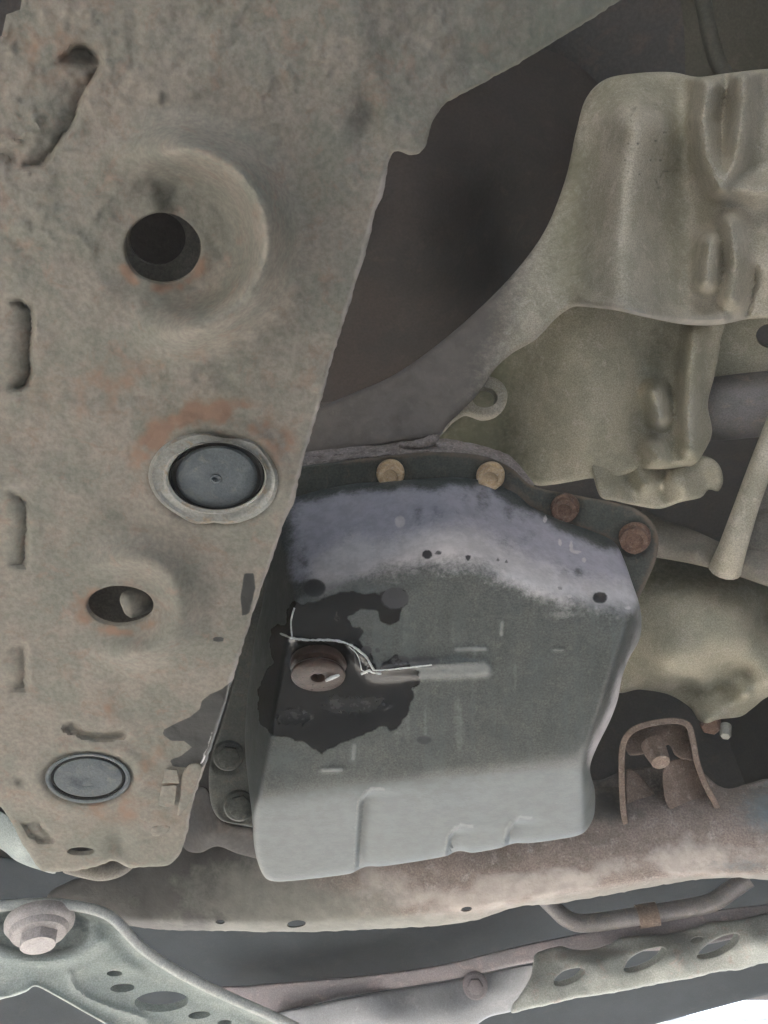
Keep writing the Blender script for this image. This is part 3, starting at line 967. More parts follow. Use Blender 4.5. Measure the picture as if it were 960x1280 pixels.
# pale tubes standing in for wet highlights on the drain well's crease
def on_pan(pts, lift):
    q = catmull(pts, 6, False)
    d = pan_dep(q[:, 0], q[:, 1]) - pan_relief(q[:, 0], q[:, 1])
    return [P(a, b, c + .0002 - lift) for (a, b), c in zip(q, d)]


M_glint = material('pale glint', [(.50, .52, .52), (.40, .42, .42), (.6, .62, .62)], 90, .35, .3, .3, 400, fine=.2)  # pale colour for the painted highlights on crease and plug
part('crease_edge', tube(on_pan([(351, 792), (364, 797), (385, 800), (410, 800), (430, 803), (446, 811), (458, 822), (464, 832), (468, 838)], .0003), .0009, 8, smooth=2, wob=.9), M_glint, pan)  # crease_edge tubes are added highlights, not part of the pan
part('crease_edge', tube(on_pan([(365, 796), (364, 785), (364, 775), (368, 760)], .0002), .0007, 8, smooth=2, wob=.5), M_glint, pan)
part('crease_edge', tube(on_pan([(466, 838), (490, 836.5), (515, 834), (540, 831)], .0001), .0006, 8, smooth=2, wob=.5), M_glint, pan)
part('crease_edge', tube(on_pan([(436, 808), (446, 817), (450, 828), (453, 838), (460, 841)], .0002), .0005, 8, smooth=2, wob=.5), M_glint, pan)
part('crease_edge', tube(on_pan([(452, 842), (462, 838), (470, 841), (476, 842)], .0004), .0011, 8, smooth=2, wob=.8), M_glint, pan)

# drain plug
dd = float(pan_dep(np.array(398.), np.array(835.))) + .004
pm = aim(P(398, 832, dd), P(396, 893, dd - .032))
dp = part('drain_plug', lathe([(.012, -.004), (.0225, -.004), (.0230, .001), (.0220, .003), (.0185, .004), (.0182, .0062), (.0208, .0070), (.0218, .0085), (.0214, .0102), (.0200, .0112),
                               (.0125, .0116), (.0070, .0120), (.0060, .0116), (.0054, .004), (.002, .0035)], 48, ang=40), M_wetrust, pan, pm, 'rusty oil wet drain plug')
part('socket', lathe([(.0052, .0), (.0052, .004), (.0035, .0045), (.001, .0045)], 6), M_groove, dp, pm @ Matrix.Translation((0, 0, .0012)))
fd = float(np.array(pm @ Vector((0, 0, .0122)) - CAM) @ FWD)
part('plug_glint', tube([P(407, 851, fd - .0004), P(415, 847, fd - .0008), P(424, 843, fd - .0008)], [.0010, .0019, .0013], 8, smooth=3, wob=.2), M_glint, dp)  # pale lump standing in for a highlight on the plug

# ------------------------------------------------------------------ transmission housing
tr = thing('transmission_housing', 'cast aluminium transmission housing with lobes and bolt bosses above the pan', 'transmission', P(780, 300, .78))
bell_out = [(790, 92), (838, 90), (872, 96), (905, 92), (960, 86), (1030, 84), (1030, 398), (960, 398), (935, 399), (905, 405), (880, 407), (850, 405), (805, 396), (770, 388), (735, 384), (716, 384), (695, 398), (670, 424), (640, 442), (618, 462), (604, 484), (585, 506),
            (560, 530), (546, 546), (500, 553), (440, 562), (372, 568), (360, 545), (390, 515), (440, 492), (490, 470), (540, 436), (590, 394), (640, 344), (680, 290), (706, 226), (720, 165), (732, 124), (755, 100)]
bd0 = rbf([
    # web sweeping to the pan rail
    (380, 540, .775), (440, 525, .765), (490, 500, .765), (530, 470, .768), (500, 530, .752), (540, 525, .755), (580, 480, .765), (560, 440, .778), (610, 410, .776), (640, 400, .772), (650, 370, .785), (600, 450, .77), (640, 430, .78),
    (690, 330, .805), (680, 370, .785), (715, 365, .782),
    (712, 240, .842), (722, 300, .832), (728, 160, .845), (740, 120, .85), (735, 340, .80), (700, 280, .832),
    (780, 110, .83), (850, 110, .83), (850, 200, .832), (850, 300, .825), (850, 390, .79), (800, 388, .79), (760, 385, .79),
    (900, 110, .80), (900, 200, .80), (900, 300, .795), (900, 390, .79), (960, 110, .80), (960, 250, .79), (960, 390, .79), (1020, 200, .79)], 2e-4)


def ridge(x, y, pts, A, sig):
    return A * np.exp(-(segdist(x, y, pts, False) / sig) ** 2)


def bd(x, y):
    z = ridge(x, y, [(796, 165), (784, 230), (780, 300), (785, 400)], .088, 46)
    z = z + .010 * fbm(x, y, 45, 73, 2) * sstep(860, 880, x)
    b = [ridge(x, y, [(884, 108), (878, 150), (884, 195), (900, 232)], .070, 20), ridge(x, y, [(930, 100), (928, 150), (918, 200), (902, 232)], .066, 20),
         ridge(x, y, [(905, 228), (945, 240), (1010, 225)], .050, 24), ridge(x, y, [(887, 306), (884, 350)], .072, 19), ridge(x, y, [(914, 280), (920, 330), (914, 372)], .060, 19),
         ridge(x, y, [(960, 300), (990, 380)], .022, 26), ridge(x, y, [(905, 235), (900, 290)], .022, 16)]
    z = z + smax(b, .008)
    z = z - ridge(x, y, [(944, 335), (944, 350), (936, 385), (930, 402)], .010, 4)
    z = z + ridge(x, y, [(735, 378), (770, 384), (805, 390), (850, 398), (905, 398)], .014, 10)
    return bd0(x, y) + .00013 * (y - 300) * sstep(640, 720, x) - z


def m_green_bell(x, y):
    v = .7 * np.exp(-(((x - 715) / 40) ** 2 + ((y - 260) / 130) ** 2)) + .55 * np.exp(-(((x - 848) / 18) ** 2 + ((y - 240) / 150) ** 2)) + .4 * sstep(170, 90, y) * sstep(880, 820, x)  # darker green puts the shade of the lobe's flanks into the colour
    return np.clip(v + .3 * fbm(x, y, 40, 66), 0, 1) * sstep(600, 690, x)


def m_grey_web(x, y):
    return np.clip(.9 * sstep(720, 620, x + .3 * (y - 300)), 0, 1)


part('bell_casting', sheet(bell_out, bd, 4.0, thick=.05, er=7, erd=.010, relief=lambda x, y: .0009 * fbm(x, y, 26, 23, 3) - .006 * np.exp(-(((x - 487) / 12) ** 2 + ((y - 530) / 15) ** 2)),
     masks={'speck': lambda x, y: sstep(.2, .45, fbm(x, y, 5, 201, 3)) * np.exp(-(((x - 805) / 45) ** 2 + ((y - 185) / 75) ** 2)) * .8, 'green': m_green_bell, 'grey': m_grey_web, 'pale': lambda x, y: .62 * sstep(18, 3, segdist(x, y, [(725, 386), (770, 391), (805, 398), (850, 406), (930, 400)], False)) + .35 * np.exp(-(((x - 915) / 40) ** 2 + ((y - 215) / 60) ** 2))}), M_alu, tr)  # pale stroke stands in for the highlight on the bell's lower lip
lc_out = [(600, 400), (700, 370), (900, 380), (900, 430), (893, 470), (885, 505), (890, 540), (880, 565), (866, 582), (840, 586), (800, 588), (760, 600), (748, 606), (742, 598), (715, 602), (690, 606), (668, 606), (640, 588), (600, 572), (555, 566), (545, 552), (580, 500)]
ld0 = rbf([(600, 420, .90), (590, 520, .91), (625, 470, .905), (640, 520, .90), (655, 570, .88), (680, 430, .865), (690, 500, .86), (700, 570, .855), (730, 440, .84), (745, 500, .835), (740, 560, .838), (790, 430, .86), (785, 500, .858), (785, 555, .86),
          (810, 430, .875), (808, 520, .875), (840, 440, .875), (845, 520, .87), (880, 440, .87), (885, 530, .87), (860, 575, .85), (750, 598, .85), (690, 600, .86), (600, 565, .91)], 2e-4)


def ld(x, y):
    b = [ridge(x, y, [(818, 490), (824, 520)], .060, 16), ridge(x, y, [(818, 562), (822, 572)], .056, 17), ridge(x, y, [(868, 420), (862, 470), (862, 520), (864, 560)], .052, 18),
         ridge(x, y, [(818, 580), (870, 572)], .026, 10), ridge(x, y, [(842, 420), (838, 470)], .012, 12)]
    return ld0(x, y) + .00024 * (y - 520) - .012 - smax(b, .007) + .006 * fbm(x, y, 30, 19, 2) * sstep(790, 815, x)


part('lower_case', sheet(lc_out, ld, 4.0, thick=.05, er=6, erd=.008, relief=lambda x, y: .0006 * fbm(x, y, 30, 29, 3),
     masks={'green': lambda x, y: np.clip(.75 * sstep(700, 610, x) + .5 * np.exp(-(((x - 820) / 30) ** 2 + ((y - 430) / 50) ** 2)) + .3 * fbm(x, y, 50, 20), 0, 1),  # shadow at the left and darker right side, put into the colour
            'pale': lambda x, y: .5 * np.exp(-(((x - 825) / 16) ** 2 + ((y - 520) / 50) ** 2)) + .45 * np.exp(-(((x - 866) / 14) ** 2 + ((y - 515) / 50) ** 2))}), M_case, tr)
# stepped foot of the case above the pan corner
part('case_foot', sheet([(742, 575), (790, 572), (850, 575), (880, 570), (898, 580), (904, 600), (898, 614), (886, 612), (876, 622), (850, 628), (825, 636), (795, 632), (768, 626), (752, 622), (744, 604)],
     rbf([(752, 600, .835), (765, 585, .845), (768, 610, .835), (782, 600, .862), (790, 622, .855), (800, 590, .845), (812, 605, .838), (823, 590, .862), (826, 612, .858), (840, 600, .838), (858, 610, .832), (866, 590, .845), (880, 600, .858), (894, 592, .85), (895, 608, .856)], 2e-4),
     3.5, thick=.04, er=5, erd=.007), M_case, tr)
# eyelet lug
part('lug', sheet([(588, 478), (602, 470), (622, 474), (633, 487), (633, 504), (624, 518), (606, 523), (590, 518), (582, 517), (566, 528), (548, 547), (550, 535), (568, 514), (582, 492)], lambda x, y: .80 + 0 * x, 3.5, [ell(606, 497, 16, 12.5, 28)], thick=.022, hthick=.022, er=5, erd=.004, wall='normal'), M_alu, tr)
# crusted seam where the pan meets the case
part('case_flange', sheet([(360, 575), (375, 566), (440, 559), (500, 553), (545, 549), (560, 549), (600, 556), (634, 568), (652, 585), (668, 606), (655, 604), (636, 586), (600, 571), (540, 567), (480, 572), (430, 578), (375, 585), (350, 595)],
     rbf([(370, 570, .735), (370, 585, .72), (450, 562, .735), (450, 574, .718), (545, 552, .735), (545, 566, .716), (600, 560, .74), (600, 568, .722), (650, 585, .74), (645, 592, .725), (665, 605, .735)]), 2.6, thick=.03, er=3, erd=.003,
     relief=lambda x, y: .003 * fbm(x, y, 12, 83, 3) + .002 * np.sin((y + .1 * x) * .9), jag=.8), M_seal, tr)
part('weld_bead', tube([P(500, 556, .728), P(520, 556, .722), P(540, 550, .722), P(548, 545, .724)], [.003, .004, .0045, .002], 10, wob=.3), M_seal, tr)
# plate with an opening and output tube at the right
part('side_plate', sheet([(895, 395), (1030, 385), (1030, 480), (960, 480), (893, 484), (890, 450)], plane3((900, 400, .86), (1000, 400, .83), (920, 480, .87)), 5, [ell(962, 420, 17, 15, 24)], thick=.012, hthick=.03, er=4,
     relief=lambda x, y: -.003 * sstep(-2, 2, y - 458) + .0005 * fbm(x, y, 30, 2)), M_case, tr)
part('output_tube', tube([P(880, 512, .90), P(905, 510, .885), P(960, 504, .87), P(1040, 498, .85)], [.036, .036, .036, .037], 28, smooth=5), M_shaft, tr)

# ------------------------------------------------------------------ bracket arm, round casing
ar = thing('mount_arm', 'dusty cast mounting arm with a slanted rib at the right of the pan', 'mounting arm', P(880, 690, .86))
part('arm', sheet([(800, 640), (830, 650), (870, 664), (912, 682), (960, 690), (1040, 690), (1040, 752), (960, 733), (910, 716), (860, 704), (815, 696), (790, 690)],
     rbf([(810, 650, .90), (860, 668, .885), (915, 688, .87), (1000, 700, .86), (820, 680, .865), (870, 690, .855), (930, 706, .848), (1000, 725, .84), (815, 696, .885), (860, 703, .872), (920, 720, .868), (1000, 742, .86), (820, 665, .875)], 2e-4), 4, thick=.03, er=5, erd=.006,
     relief=lambda x, y: .0008 * fbm(x, y, 22, 6)), M_web, ar)
part('rib', tube([P(975, 520, .83), P(955, 572, .832), (P(934, 630, .838)), P(916, 684, .846), P(906, 712, .862)], [.011, .0115, .012, .014, .017], 14), M_alu, ar)
part('arm_web', sheet([(940, 610), (958, 570), (1040, 560), (1040, 715), (960, 712), (914, 695), (926, 655)], plane3((940, 620, .875), (1030, 600, .86), (930, 690, .87)), 6, thick=.02,
     relief=lambda x, y: .001 * fbm(x, y, 20, 31) - .004 * sstep(636, 642, y) * sstep(650, 644, y)), M_web, ar)
rc = thing('differential_casing', 'round yellowish cast casing below the mounting arm with a sagging lower lip', 'casing', P(880, 800, .9))
rc_out = [(770, 862), (782, 800), (790, 740), (815, 690), (880, 690), (960, 705), (1040, 720), (1040, 850), (985, 862), (958, 872), (940, 886), (925, 896), (900, 899), (884, 905), (873, 900), (862, 884), (835, 868), (800, 862)]
rdp = rbf([(790, 780, .92), (790, 850, .93), (820, 720, .94), (830, 790, .885), (840, 840, .885), (860, 750, .895), (880, 800, .872), (920, 760, .89), (920, 800, .876), (945, 740, .93), (960, 790, .92), (1000, 780, .95), (880, 850, .90), (850, 860, .925), (900, 868, .925), (870, 880, .925),
           (940, 830, .885), (960, 850, .872), (930, 868, .884), (900, 885, .892), (880, 895, .895), (945, 878, .905), (920, 892, .91), (1000, 840, .868), (900, 705, .95), (1000, 720, .96), (930, 845, .905)], 2e-4)
part('casing_body', sheet(rc_out, rdp, 4, thick=.05, er=6, erd=.008, relief=lambda x, y: .0012 * fbm(x, y, 40, 44, 3),
     masks={'green': lambda x, y: np.clip(.6 * sstep(760, 720, y) + .7 * sstep(930, 970, x) * sstep(800, 770, y) + .45 * np.exp(-(((x - 885) / 40) ** 2 + ((y - 866) / 16) ** 2)), 0, 1)}), M_case, rc)  # shading under the arm and round the lip, painted in darker green
part('bolt', lathe([(.011, -.01), (.011, .004), (.009, .006), (.004, .006)], 24, hexa={1, 2}), M_rustbolt, rc, aim(P(888, 906, .90), P(886, 935, .87)), 'rusty bolt under the lip')
part('nut', lathe([(.006, -.008), (.006, .006), (.005, .008), (.002, .008)], 24, hexa={1, 2}), M_collar, rc, aim(P(907, 914, .89), P(906, 936, .87)))

# ------------------------------------------------------------------ rusty crossmember
cm = thing('crossmember', 'rusty brown crossmember running across below the oil pan', 'crossmember', P(600, 1090, .97))
cm_out = [(60, 1118), (100, 1096), (150, 1080), (200, 1050), (236, 1020), (300, 1010), (420, 1000), (560, 985), (700, 975), (748, 975), (790, 960), (870, 962), (905, 985), (950, 975), (1040, 965), (1040, 1100), (960, 1100), (925, 1097), (885, 1098), (840, 1104), (780, 1115), (728, 1124), (690, 1130), (650, 1133), (622, 1141), (600, 1149), (560, 1156), (480, 1161),
          (380, 1165), (290, 1164), (220, 1163), (180, 1160), (130, 1152), (70, 1140)]
lowe = ([60, 160, 290, 380, 480, 600, 690, 840, 960, 1040], [1150, 1158, 1164, 1165, 1161, 1149, 1130, 1104, 1100, 1100])
upe = ([60, 240, 420, 560, 700, 960, 1040], [1080, 1030, 1010, 995, 985, 985, 975])


def cm_dep(x, y):
    lo = np.interp(x, *lowe); up = np.interp(x, *upe)
    t = np.clip((y - up) / (lo - up), 0, 1.05)             # 0 top, 1 lower edge
    base = 1.0 - .00010 * (x - 500)
    return base - .085 * np.sqrt(np.clip(1 - ((t - .66) / .70) ** 2, 0, 1)) + .02 * sstep(.9, 1.02, t)


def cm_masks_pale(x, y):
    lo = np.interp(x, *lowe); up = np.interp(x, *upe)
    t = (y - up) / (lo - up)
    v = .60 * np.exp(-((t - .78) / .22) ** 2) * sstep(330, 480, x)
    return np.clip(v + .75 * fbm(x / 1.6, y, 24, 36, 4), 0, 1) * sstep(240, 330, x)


cm_holes = [ell(370, 1155, 12, 4.5, 20, .03, 1, -.12), ell(275, 1152.5, 6, 2.6, 14), ell(583, 1136.5, 7, 3, 14, 0, 0, -.15)]
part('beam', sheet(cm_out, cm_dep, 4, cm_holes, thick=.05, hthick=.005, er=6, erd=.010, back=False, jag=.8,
     relief=lambda x, y: .0022 * fbm(x, y, 34, 12, 3) + .0008 * fbm(x, y, 9, 15, 2) - .02 * np.exp(-(((x - 650) / 34) ** 2 + ((y - 1139) / 7) ** 2)) - .008 * np.exp(-(((x - 190) / 26) ** 2 + ((y - 1120) / 40) ** 2)),
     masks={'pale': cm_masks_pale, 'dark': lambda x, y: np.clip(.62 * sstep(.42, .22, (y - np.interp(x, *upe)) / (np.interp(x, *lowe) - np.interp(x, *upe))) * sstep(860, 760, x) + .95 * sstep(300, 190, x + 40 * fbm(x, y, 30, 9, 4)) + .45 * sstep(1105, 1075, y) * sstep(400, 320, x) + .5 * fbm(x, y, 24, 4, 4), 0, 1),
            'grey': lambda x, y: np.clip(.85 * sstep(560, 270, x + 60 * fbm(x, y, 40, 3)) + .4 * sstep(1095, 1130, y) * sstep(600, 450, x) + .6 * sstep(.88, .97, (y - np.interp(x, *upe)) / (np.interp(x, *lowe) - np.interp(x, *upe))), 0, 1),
            'blue': lambda x, y: .8 * np.exp(-(((x - 965) / 45) ** 2 + ((y - 1010) / 36) ** 2)) + .5 * np.exp(-(((x - 930) / 50) ** 2 + ((y - 1082) / 9) ** 2))}), M_beam, cm)
# hoop bracket on the crossmember
hb = thing('hoop_bracket', 'rusty hoop shaped bracket with a stud standing on the crossmember', 'bracket', P(825, 1020, .9))


def band(pts, wid, thk, mat, name, par):
    """bent flat strip through (x, y, d) points; its width runs away from the camera"""
    pts = catmull(np.array(pts, float)[:, :2], 5, False), pts
    xy = pts[0]
    cum = np.concatenate([[0], np.cumsum(np.hypot(*np.diff(xy, axis=0).T))])
    src = np.array(pts[1], float)
    cs = np.concatenate([[0], np.cumsum(np.hypot(*np.diff(src[:, :2], axis=0).T))])
    d = np.interp(cum / cum[-1], cs / cs[-1], src[:, 2])
    tx = np.gradient(xy, axis=0); tx /= np.linalg.norm(tx, axis=1)[:, None]
    nx = np.stack([-tx[:, 1], tx[:, 0]], 1)
    verts = []; faces = []
    for i in range(len(xy)):
        for s, b, k in ((-1, 0, 1), (-.75, -.10, 1), (.75, -.10, 1), (1, 0, 1), (1, 1, 1), (-1, 1, 1)):
            q = xy[i] + nx[i] * s * thk / 2
            v = PP(q[0], q[1], d[i] + b * (wid if b > 0 else .02)) + (0 if b <= 0 else 0)
            verts.append(tuple(v))
    for i in range(len(xy) - 1):
        for k in range(6):
            a = i * 6 + k; b = i * 6 + (k + 1) % 6
            faces.append((a, b, b + 6, a + 6))
    faces.append(tuple(range(6))); faces.append(tuple((len(xy) - 1) * 6 + k for k in range(6))[::-1])
    me = bpy.data.meshes.new(name); me.from_pydata(verts, [], faces)
    bm = bmesh.new(); bm.from_mesh(me); bmesh.ops.recalc_face_normals(bm, faces=bm.faces); bm.to_mesh(me); bm.free()
    return part(name, finish(me, 40), mat, par)


band([(785, 1046, .90), (779, 1010, .895), (777, 960, .89), (779, 930, .885), (789, 914, .88), (810, 905, .88), (842, 901, .88), (860, 906, .88), (866, 925, .882), (872, 955, .886), (884, 985, .89), (896, 1008, .895), (906, 1031, .90)], .03, 8, M_hoop, 'hoop', hb)
part('top_plate', sheet([(783, 918), (808, 908), (842, 905), (858, 910), (864, 935), (868, 950), (846, 946), (838, 932), (822, 936), (806, 942), (788, 944), (782, 935)], rbf([(790, 920, .915), (840, 908, .912), (862, 940, .905), (800, 938, .90), (830, 932, .90), (850, 930, .91)]), 3.5, thick=.01, er=3, relief=lambda x, y: .002 * fbm(x, y, 14, 5), jag=1), M_hoop, hb)
part('stud', tube([P(815, 930, .895), P(820, 940, .885), P(826, 953, .872)], [.0125, .0125, .010], 18, smooth=3), M_hoop, hb)
part('gusset', sheet([(783, 962), (792, 963), (806, 976), (822, 996), (832, 1008), (842, 1030), (800, 1042), (786, 1040)], plane3((785, 965, .925), (830, 1008, .92), (800, 1040, .905)), 4, thick=.006, er=2), M_hoop, hb)
part('gusset', sheet([(829, 962), (840, 950), (866, 948), (872, 965), (884, 992), (898, 1020), (870, 1034), (845, 1020), (833, 1004), (829, 985)], plane3((832, 965, .905), (880, 985, .915), (850, 1020, .90)), 4, thick=.006, er=2), M_hoop, hb)

# dark mount behind the rail end
mo = thing('rubber_mount', 'dark rubber mount between the rail end and the oil pan', 'mount', P(270, 1040, .86))
part('mount_block', sheet([(225, 1045), (240, 990), (258, 985), (280, 1026), (330, 1040), (345, 1075), (300, 1068), (272, 1058), (250, 1066), (232, 1062)], rbf([(230, 1050, .90), (250, 1010, .87), (262, 1045, .85), (300, 1055, .86), (335, 1060, .88), (250, 1060, .88)]), 4, thick=.04, er=5, relief=lambda x, y: .002 * fbm(x, y, 20, 8)), M_void, mo)

# ------------------------------------------------------------------ front structure at the bottom of the photo
tray = thing('under_tray', 'blue grey plastic under tray behind the front crossmember', 'under tray', P(400, 1200, 1.3))
part('tray_panel', sheet([(-80, 1080), (200, 1110), (500, 1110), (700, 1080), (1060, 1040), (1060, 1222), (960, 1243), (890, 1261), (820, 1280), (700, 1312), (620, 1345), (-80, 1345)],
     rbf([(0, 1100, 1.22), (0, 1300, 1.4), (300, 1190, 1.3), (300, 1300, 1.4), (600, 1190, 1.32), (700, 1290, 1.45), (960, 1100, 1.25), (960, 1230, 1.42), (500, 1120, 1.24)]), 8, thick=.02, er=5, relief=lambda x, y: .003 * fbm(x, y, 60, 8) - .006 * sstep(3, 0, np.abs(x - 233)) * sstep(1180, 1170, 1180 + 0 * x)), M_tray, tray)
up = thing('coolant_pipe', 'dull grey bent pipe with a brown collar behind the crossmember', 'pipe', P(800, 1145, 1.18))
pts = [P(678, 1120, 1.2), P(692, 1134, 1.19), P(708, 1148, 1.18), P(730, 1154, 1.175), P(780, 1148, 1.17), P(860, 1135, 1.165), P(890, 1128, 1.16), P(912, 1114, 1.16), P(935, 1098, 1.16)]
part('pipe', tube(pts, .0125, 16), M_shaft, up)
part('collar', tube([P(797, 1146, 1.168), P(822, 1142, 1.166)], .016, 18, smooth=2), M_hoop, up)
rs = thing('radiator_support', 'lavender grey radiator support panel along the bottom edge', 'panel', P(500, 1240, 1.2))
part('upper_band', sheet([(270, 1236), (310, 1232), (380, 1226), (440, 1221), (500, 1214), (560, 1204), (610, 1192), (660, 1180), (760, 1160), (860, 1142), (960, 1130), (1050, 1122), (1050, 1165), (940, 1170), (860, 1185), (760, 1192), (665, 1203), (600, 1217), (560, 1225), (500, 1235), (440, 1245), (400, 1254), (340, 1268), (300, 1262)],
     lambda x, y: 1.235 - .0002 * (x - 500) + 0 * y, 5, [ell(383, 1259.5, 8, 2.4, 14, 0, 0, -.1), ], thick=.02, er=4, relief=lambda x, y: .002 * fbm(x, y, 40, 18)), M_band, rs)
part('lower_panel', sheet([(325, 1345), (335, 1285), (348, 1266), (400, 1255), (440, 1246), (500, 1236), (560, 1226), (600, 1218), (668, 1204), (672, 1215), (664, 1240), (645, 1262), (610, 1272), (590, 1290), (570, 1345)],
     rbf([(345, 1270, 1.25), (500, 1238, 1.235), (600, 1220, 1.225), (668, 1206, 1.22), (640, 1258, 1.225), (480, 1280, 1.215), (400, 1300, 1.235), (560, 1270, 1.20), (590, 1240, 1.215), (400, 1265, 1.23), (620, 1240, 1.212), (450, 1340, 1.3)]), 5, thick=.02, er=5, relief=lambda x, y: .0015 * fbm(x, y, 40, 28)), M_lav, rs)
part('bolt', lathe([(.019, -.006), (.019, .002), (.0165, .003), (.0165, .0045), (.012, .005), (.011, .011), (.009, .012), (.003, .012)], 30, hexa={4, 5, 6}), M_band, rs, aim(P(594, 1232, 1.21), P(596, 1250, 1.13)), 'round dark bolt')
pf = thing('perforated_bracket', 'pale dirty steel strip with three long oval holes at the bottom', 'bracket', P(800, 1210, 1.12))
pf_out = [(668, 1195), (677, 1188), (700, 1183), (716, 1187), (738, 1187), (762, 1180), (774, 1173), (800, 1169), (834, 1167), (866, 1160), (884, 1154), (925, 1149), (950, 1143), (985, 1138), (1050, 1130), (1050, 1190), (990, 1198), (946, 1206), (925, 1212), (896, 1215), (868, 1222), (818, 1231), (762, 1242), (726, 1247), (691, 1255), (655, 1263), (639, 1266), (641, 1256), (654, 1238), (664, 1219)]
pf_h = [catmull([(693, 1230), (695, 1222), (705, 1214), (722, 1210), (731, 1213), (724, 1223), (707, 1231)], 3), catmull([(780, 1212), (787, 1199), (804, 1189), (826, 1184), (832, 1187), (827, 1197), (811, 1208), (789, 1215)], 3),
        catmull([(871, 1196), (879, 1185), (897, 1173), (917, 1167), (924, 1169), (918, 1181), (900, 1193), (880, 1198)], 3), ell(871, 1174.5, 8, 3, 14, 0, 0, -.2)]
pfd = rbf([(660, 1240, 1.14), (670, 1198, 1.17), (760, 1185, 1.16), (850, 1167, 1.15), (950, 1148, 1.13), (745, 1215, 1.125), (845, 1198, 1.115), (950, 1180, 1.10), (650, 1262, 1.14), (760, 1240, 1.13), (860, 1222, 1.125), (950, 1203, 1.12), (1040, 1180, 1.1), (1040, 1135, 1.12)])
part('strip', sheet(pf_out, pfd, 3.5, pf_h, thick=.010, hthick=.01, er=4, erd=.006, hole_er=2.5, jag=.7, relief=lambda x, y: .004 * fbm(x, y, 34, 48, 3) + .003 * np.exp(-(segdist(x, y, [(700, 1200), (745, 1205), (770, 1195), (850, 1180)], False) / 6) ** 2) - .006 * np.exp(-(((x - 745) / 28) ** 2 + ((y - 1186) / 6) ** 2)) - .006 * np.exp(-(((x - 835) / 36) ** 2 + ((y - 1166) / 4) ** 2)),
     masks={'rust': lambda x, y: np.clip(.5 * np.exp(-(((x - 725) / 50) ** 2 + ((y - 1192) / 9) ** 2)) + .4 * fbm(x, y, 20, 8, 3), 0, 1)}), M_perf, pf)

# ------------------------------------------------------------------ lower left bracket with its big bolt
lb = thing('lower_bracket', 'grey green steel bracket with a rolled edge and lightening holes at the lower corner', 'bracket', P(150, 1210, .8))
rim = [(-60, 1140), (-20, 1133), (20, 1129), (60, 1127), (100, 1131), (132, 1140), (152, 1156), (172, 1178), (200, 1199), (240, 1222), (290, 1246), (340, 1268), (400, 1298), (440, 1325)]
lb_out = rim + [(440, 1350), (250, 1350), (180, 1308), (110, 1268), (62, 1241), (44, 1233), (32, 1240), (10, 1247), (-60, 1255)]
lb_h = [ell(143, 1217, 10, 3.6, 16), ell(153, 1235, 15.5, 5.5, 20, 0, 0, -.06), ell(202, 1252, 34, 13, 32, 0, 0, -.05), ell(249, 1269, 14, 4.6, 18, 0, 0, -.1), ell(281, 1278, 9, 3, 14, 0, 0, -.05)]
LD = plane3((0, 1150, .82), (300, 1270, .895), (100, 1250, .85))


def lb_relief(x, y):
    s = segdist(x, y, rim, False)
    z = .0006 * fbm(x, y, 30, 25)
    z = z + .016 * np.exp(-(s / 7) ** 2)
    z = z - .006 * np.exp(-((s - 18) / 9) ** 2)
    dx, dy = (x - 48) / 62, (y - 1162) / 30
    r = np.hypot(dx, dy)
    z = z - .009 * sstep(1.15, .9, r)
    z = z + .005 * np.exp(-((r - 1.35) / .2) ** 2) * sstep(1150, 1180, y)
    z = z + .005 * np.exp(-(segdist(x, y, [(88, 1220), (94, 1236), (112, 1248), (140, 1260), (180, 1272)], False) / 5) ** 2)
    z = z - .006 * sstep(-6, 10, sdist(x, y, [(90, 1222), (125, 1208), (180, 1215), (260, 1255), (330, 1300), (250, 1300), (150, 1262), (100, 1246)]))
    z = z + .007 * np.exp(-(segdist(x, y, [(-40, 1250), (10, 1246), (44, 1233), (62, 1241), (110, 1268), (180, 1308)], False) / 5) ** 2)
    return z


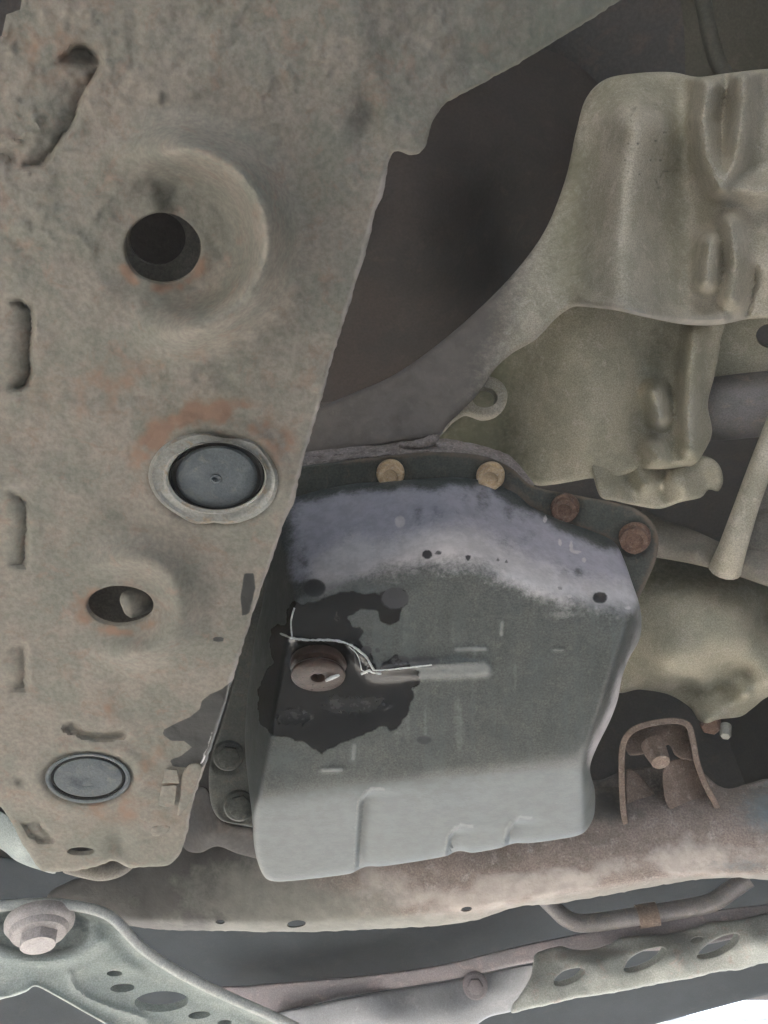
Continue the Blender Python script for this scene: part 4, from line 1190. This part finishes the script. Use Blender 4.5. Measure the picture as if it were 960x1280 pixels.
M_rim = material('worn grey rim', [(.36, .375, .37), (.29, .31, .305), (.40, .41, .40)], 40, .5, .05, .3, 360, fine=.25)
part('plate', sheet(lb_out, LD, 3.5, lb_h, thick=.018, hthick=.012, er=4, erd=.004, relief=lb_relief,
     masks={'pale': lambda x, y: .6 * sstep(8, 3, segdist(x, y, rim, False)) + .4 * sstep(6, 1, segdist(x, y, [(88, 1220), (94, 1236), (112, 1248), (140, 1260), (180, 1272)], False)),
            'dark': lambda x, y: .55 * sstep(1.12, .95, np.hypot((x - 48) / 62, (y - 1162) / 30)) + .5 * sstep(12, 4, segdist(x, y, [(85, 1136), (125, 1150), (145, 1162)], False))}), M_plate, lb)  # shade of the bolt recess and rim groove, painted dark
part('rolled_edge', tube([P(x_, y_ + 2, float(LD(x_, y_)) - .012) for x_, y_ in rim], .0052, 12, smooth=5), M_rim, lb)
bb = P(50, 1150, .825); bt = P(46, 1201, .793)
M_bolt = material('dull pinkish steel', [(.32, .30, .30), (.27, .25, .25), (.36, .33, .33)], 40, .55, .15, .3, 380, fine=.25)
bo = part('bolt', lathe([(.019, .0), (.0195, .014), (.0185, .0245), (.0165, .0268), (.011, .0272), (.004, .0272)], 48, hexa={0, 1, 2}, ang=28), M_bolt, lb, aim(bb, bt, 1, .5))
part('washer', lathe([(.018, -.002), (.033, -.002), (.034, .001), (.0335, .006), (.031, .009), (.0285, .010), (.028, .013), (.026, .016), (.020, .017)], 48, ang=40), M_bolt, bo, aim(bb, bt))

# ------------------------------------------------------------------ thin haze volume, added to imitate lens veil
bm = bmesh.new()
bmesh.ops.create_cube(bm, size=1)
bmesh.ops.scale(bm, vec=(56, 56, 4.4), verts=bm.verts)
bmesh.ops.translate(bm, vec=(0, 0, 1.2), verts=bm.verts)
me = bpy.data.meshes.new('haze'); bm.to_mesh(me); bm.free()
M_haze = bpy.data.materials.new('haze')
M_haze.use_nodes = True
M_haze.node_tree.nodes.clear()
on = M_haze.node_tree.nodes.new('ShaderNodeOutputMaterial')
pv = M_haze.node_tree.nodes.new('ShaderNodeVolumePrincipled')
pv.inputs['Color'].default_value = (.97, .98, .95, 1)
pv.inputs['Density'].default_value = .026
M_haze.node_tree.links.new(pv.outputs[0], on.inputs['Volume'])
hz = part('haze', me, M_haze, None)
hz['kind'] = 'stuff'
hz['label'] = 'thin haze added in place of lens veil'
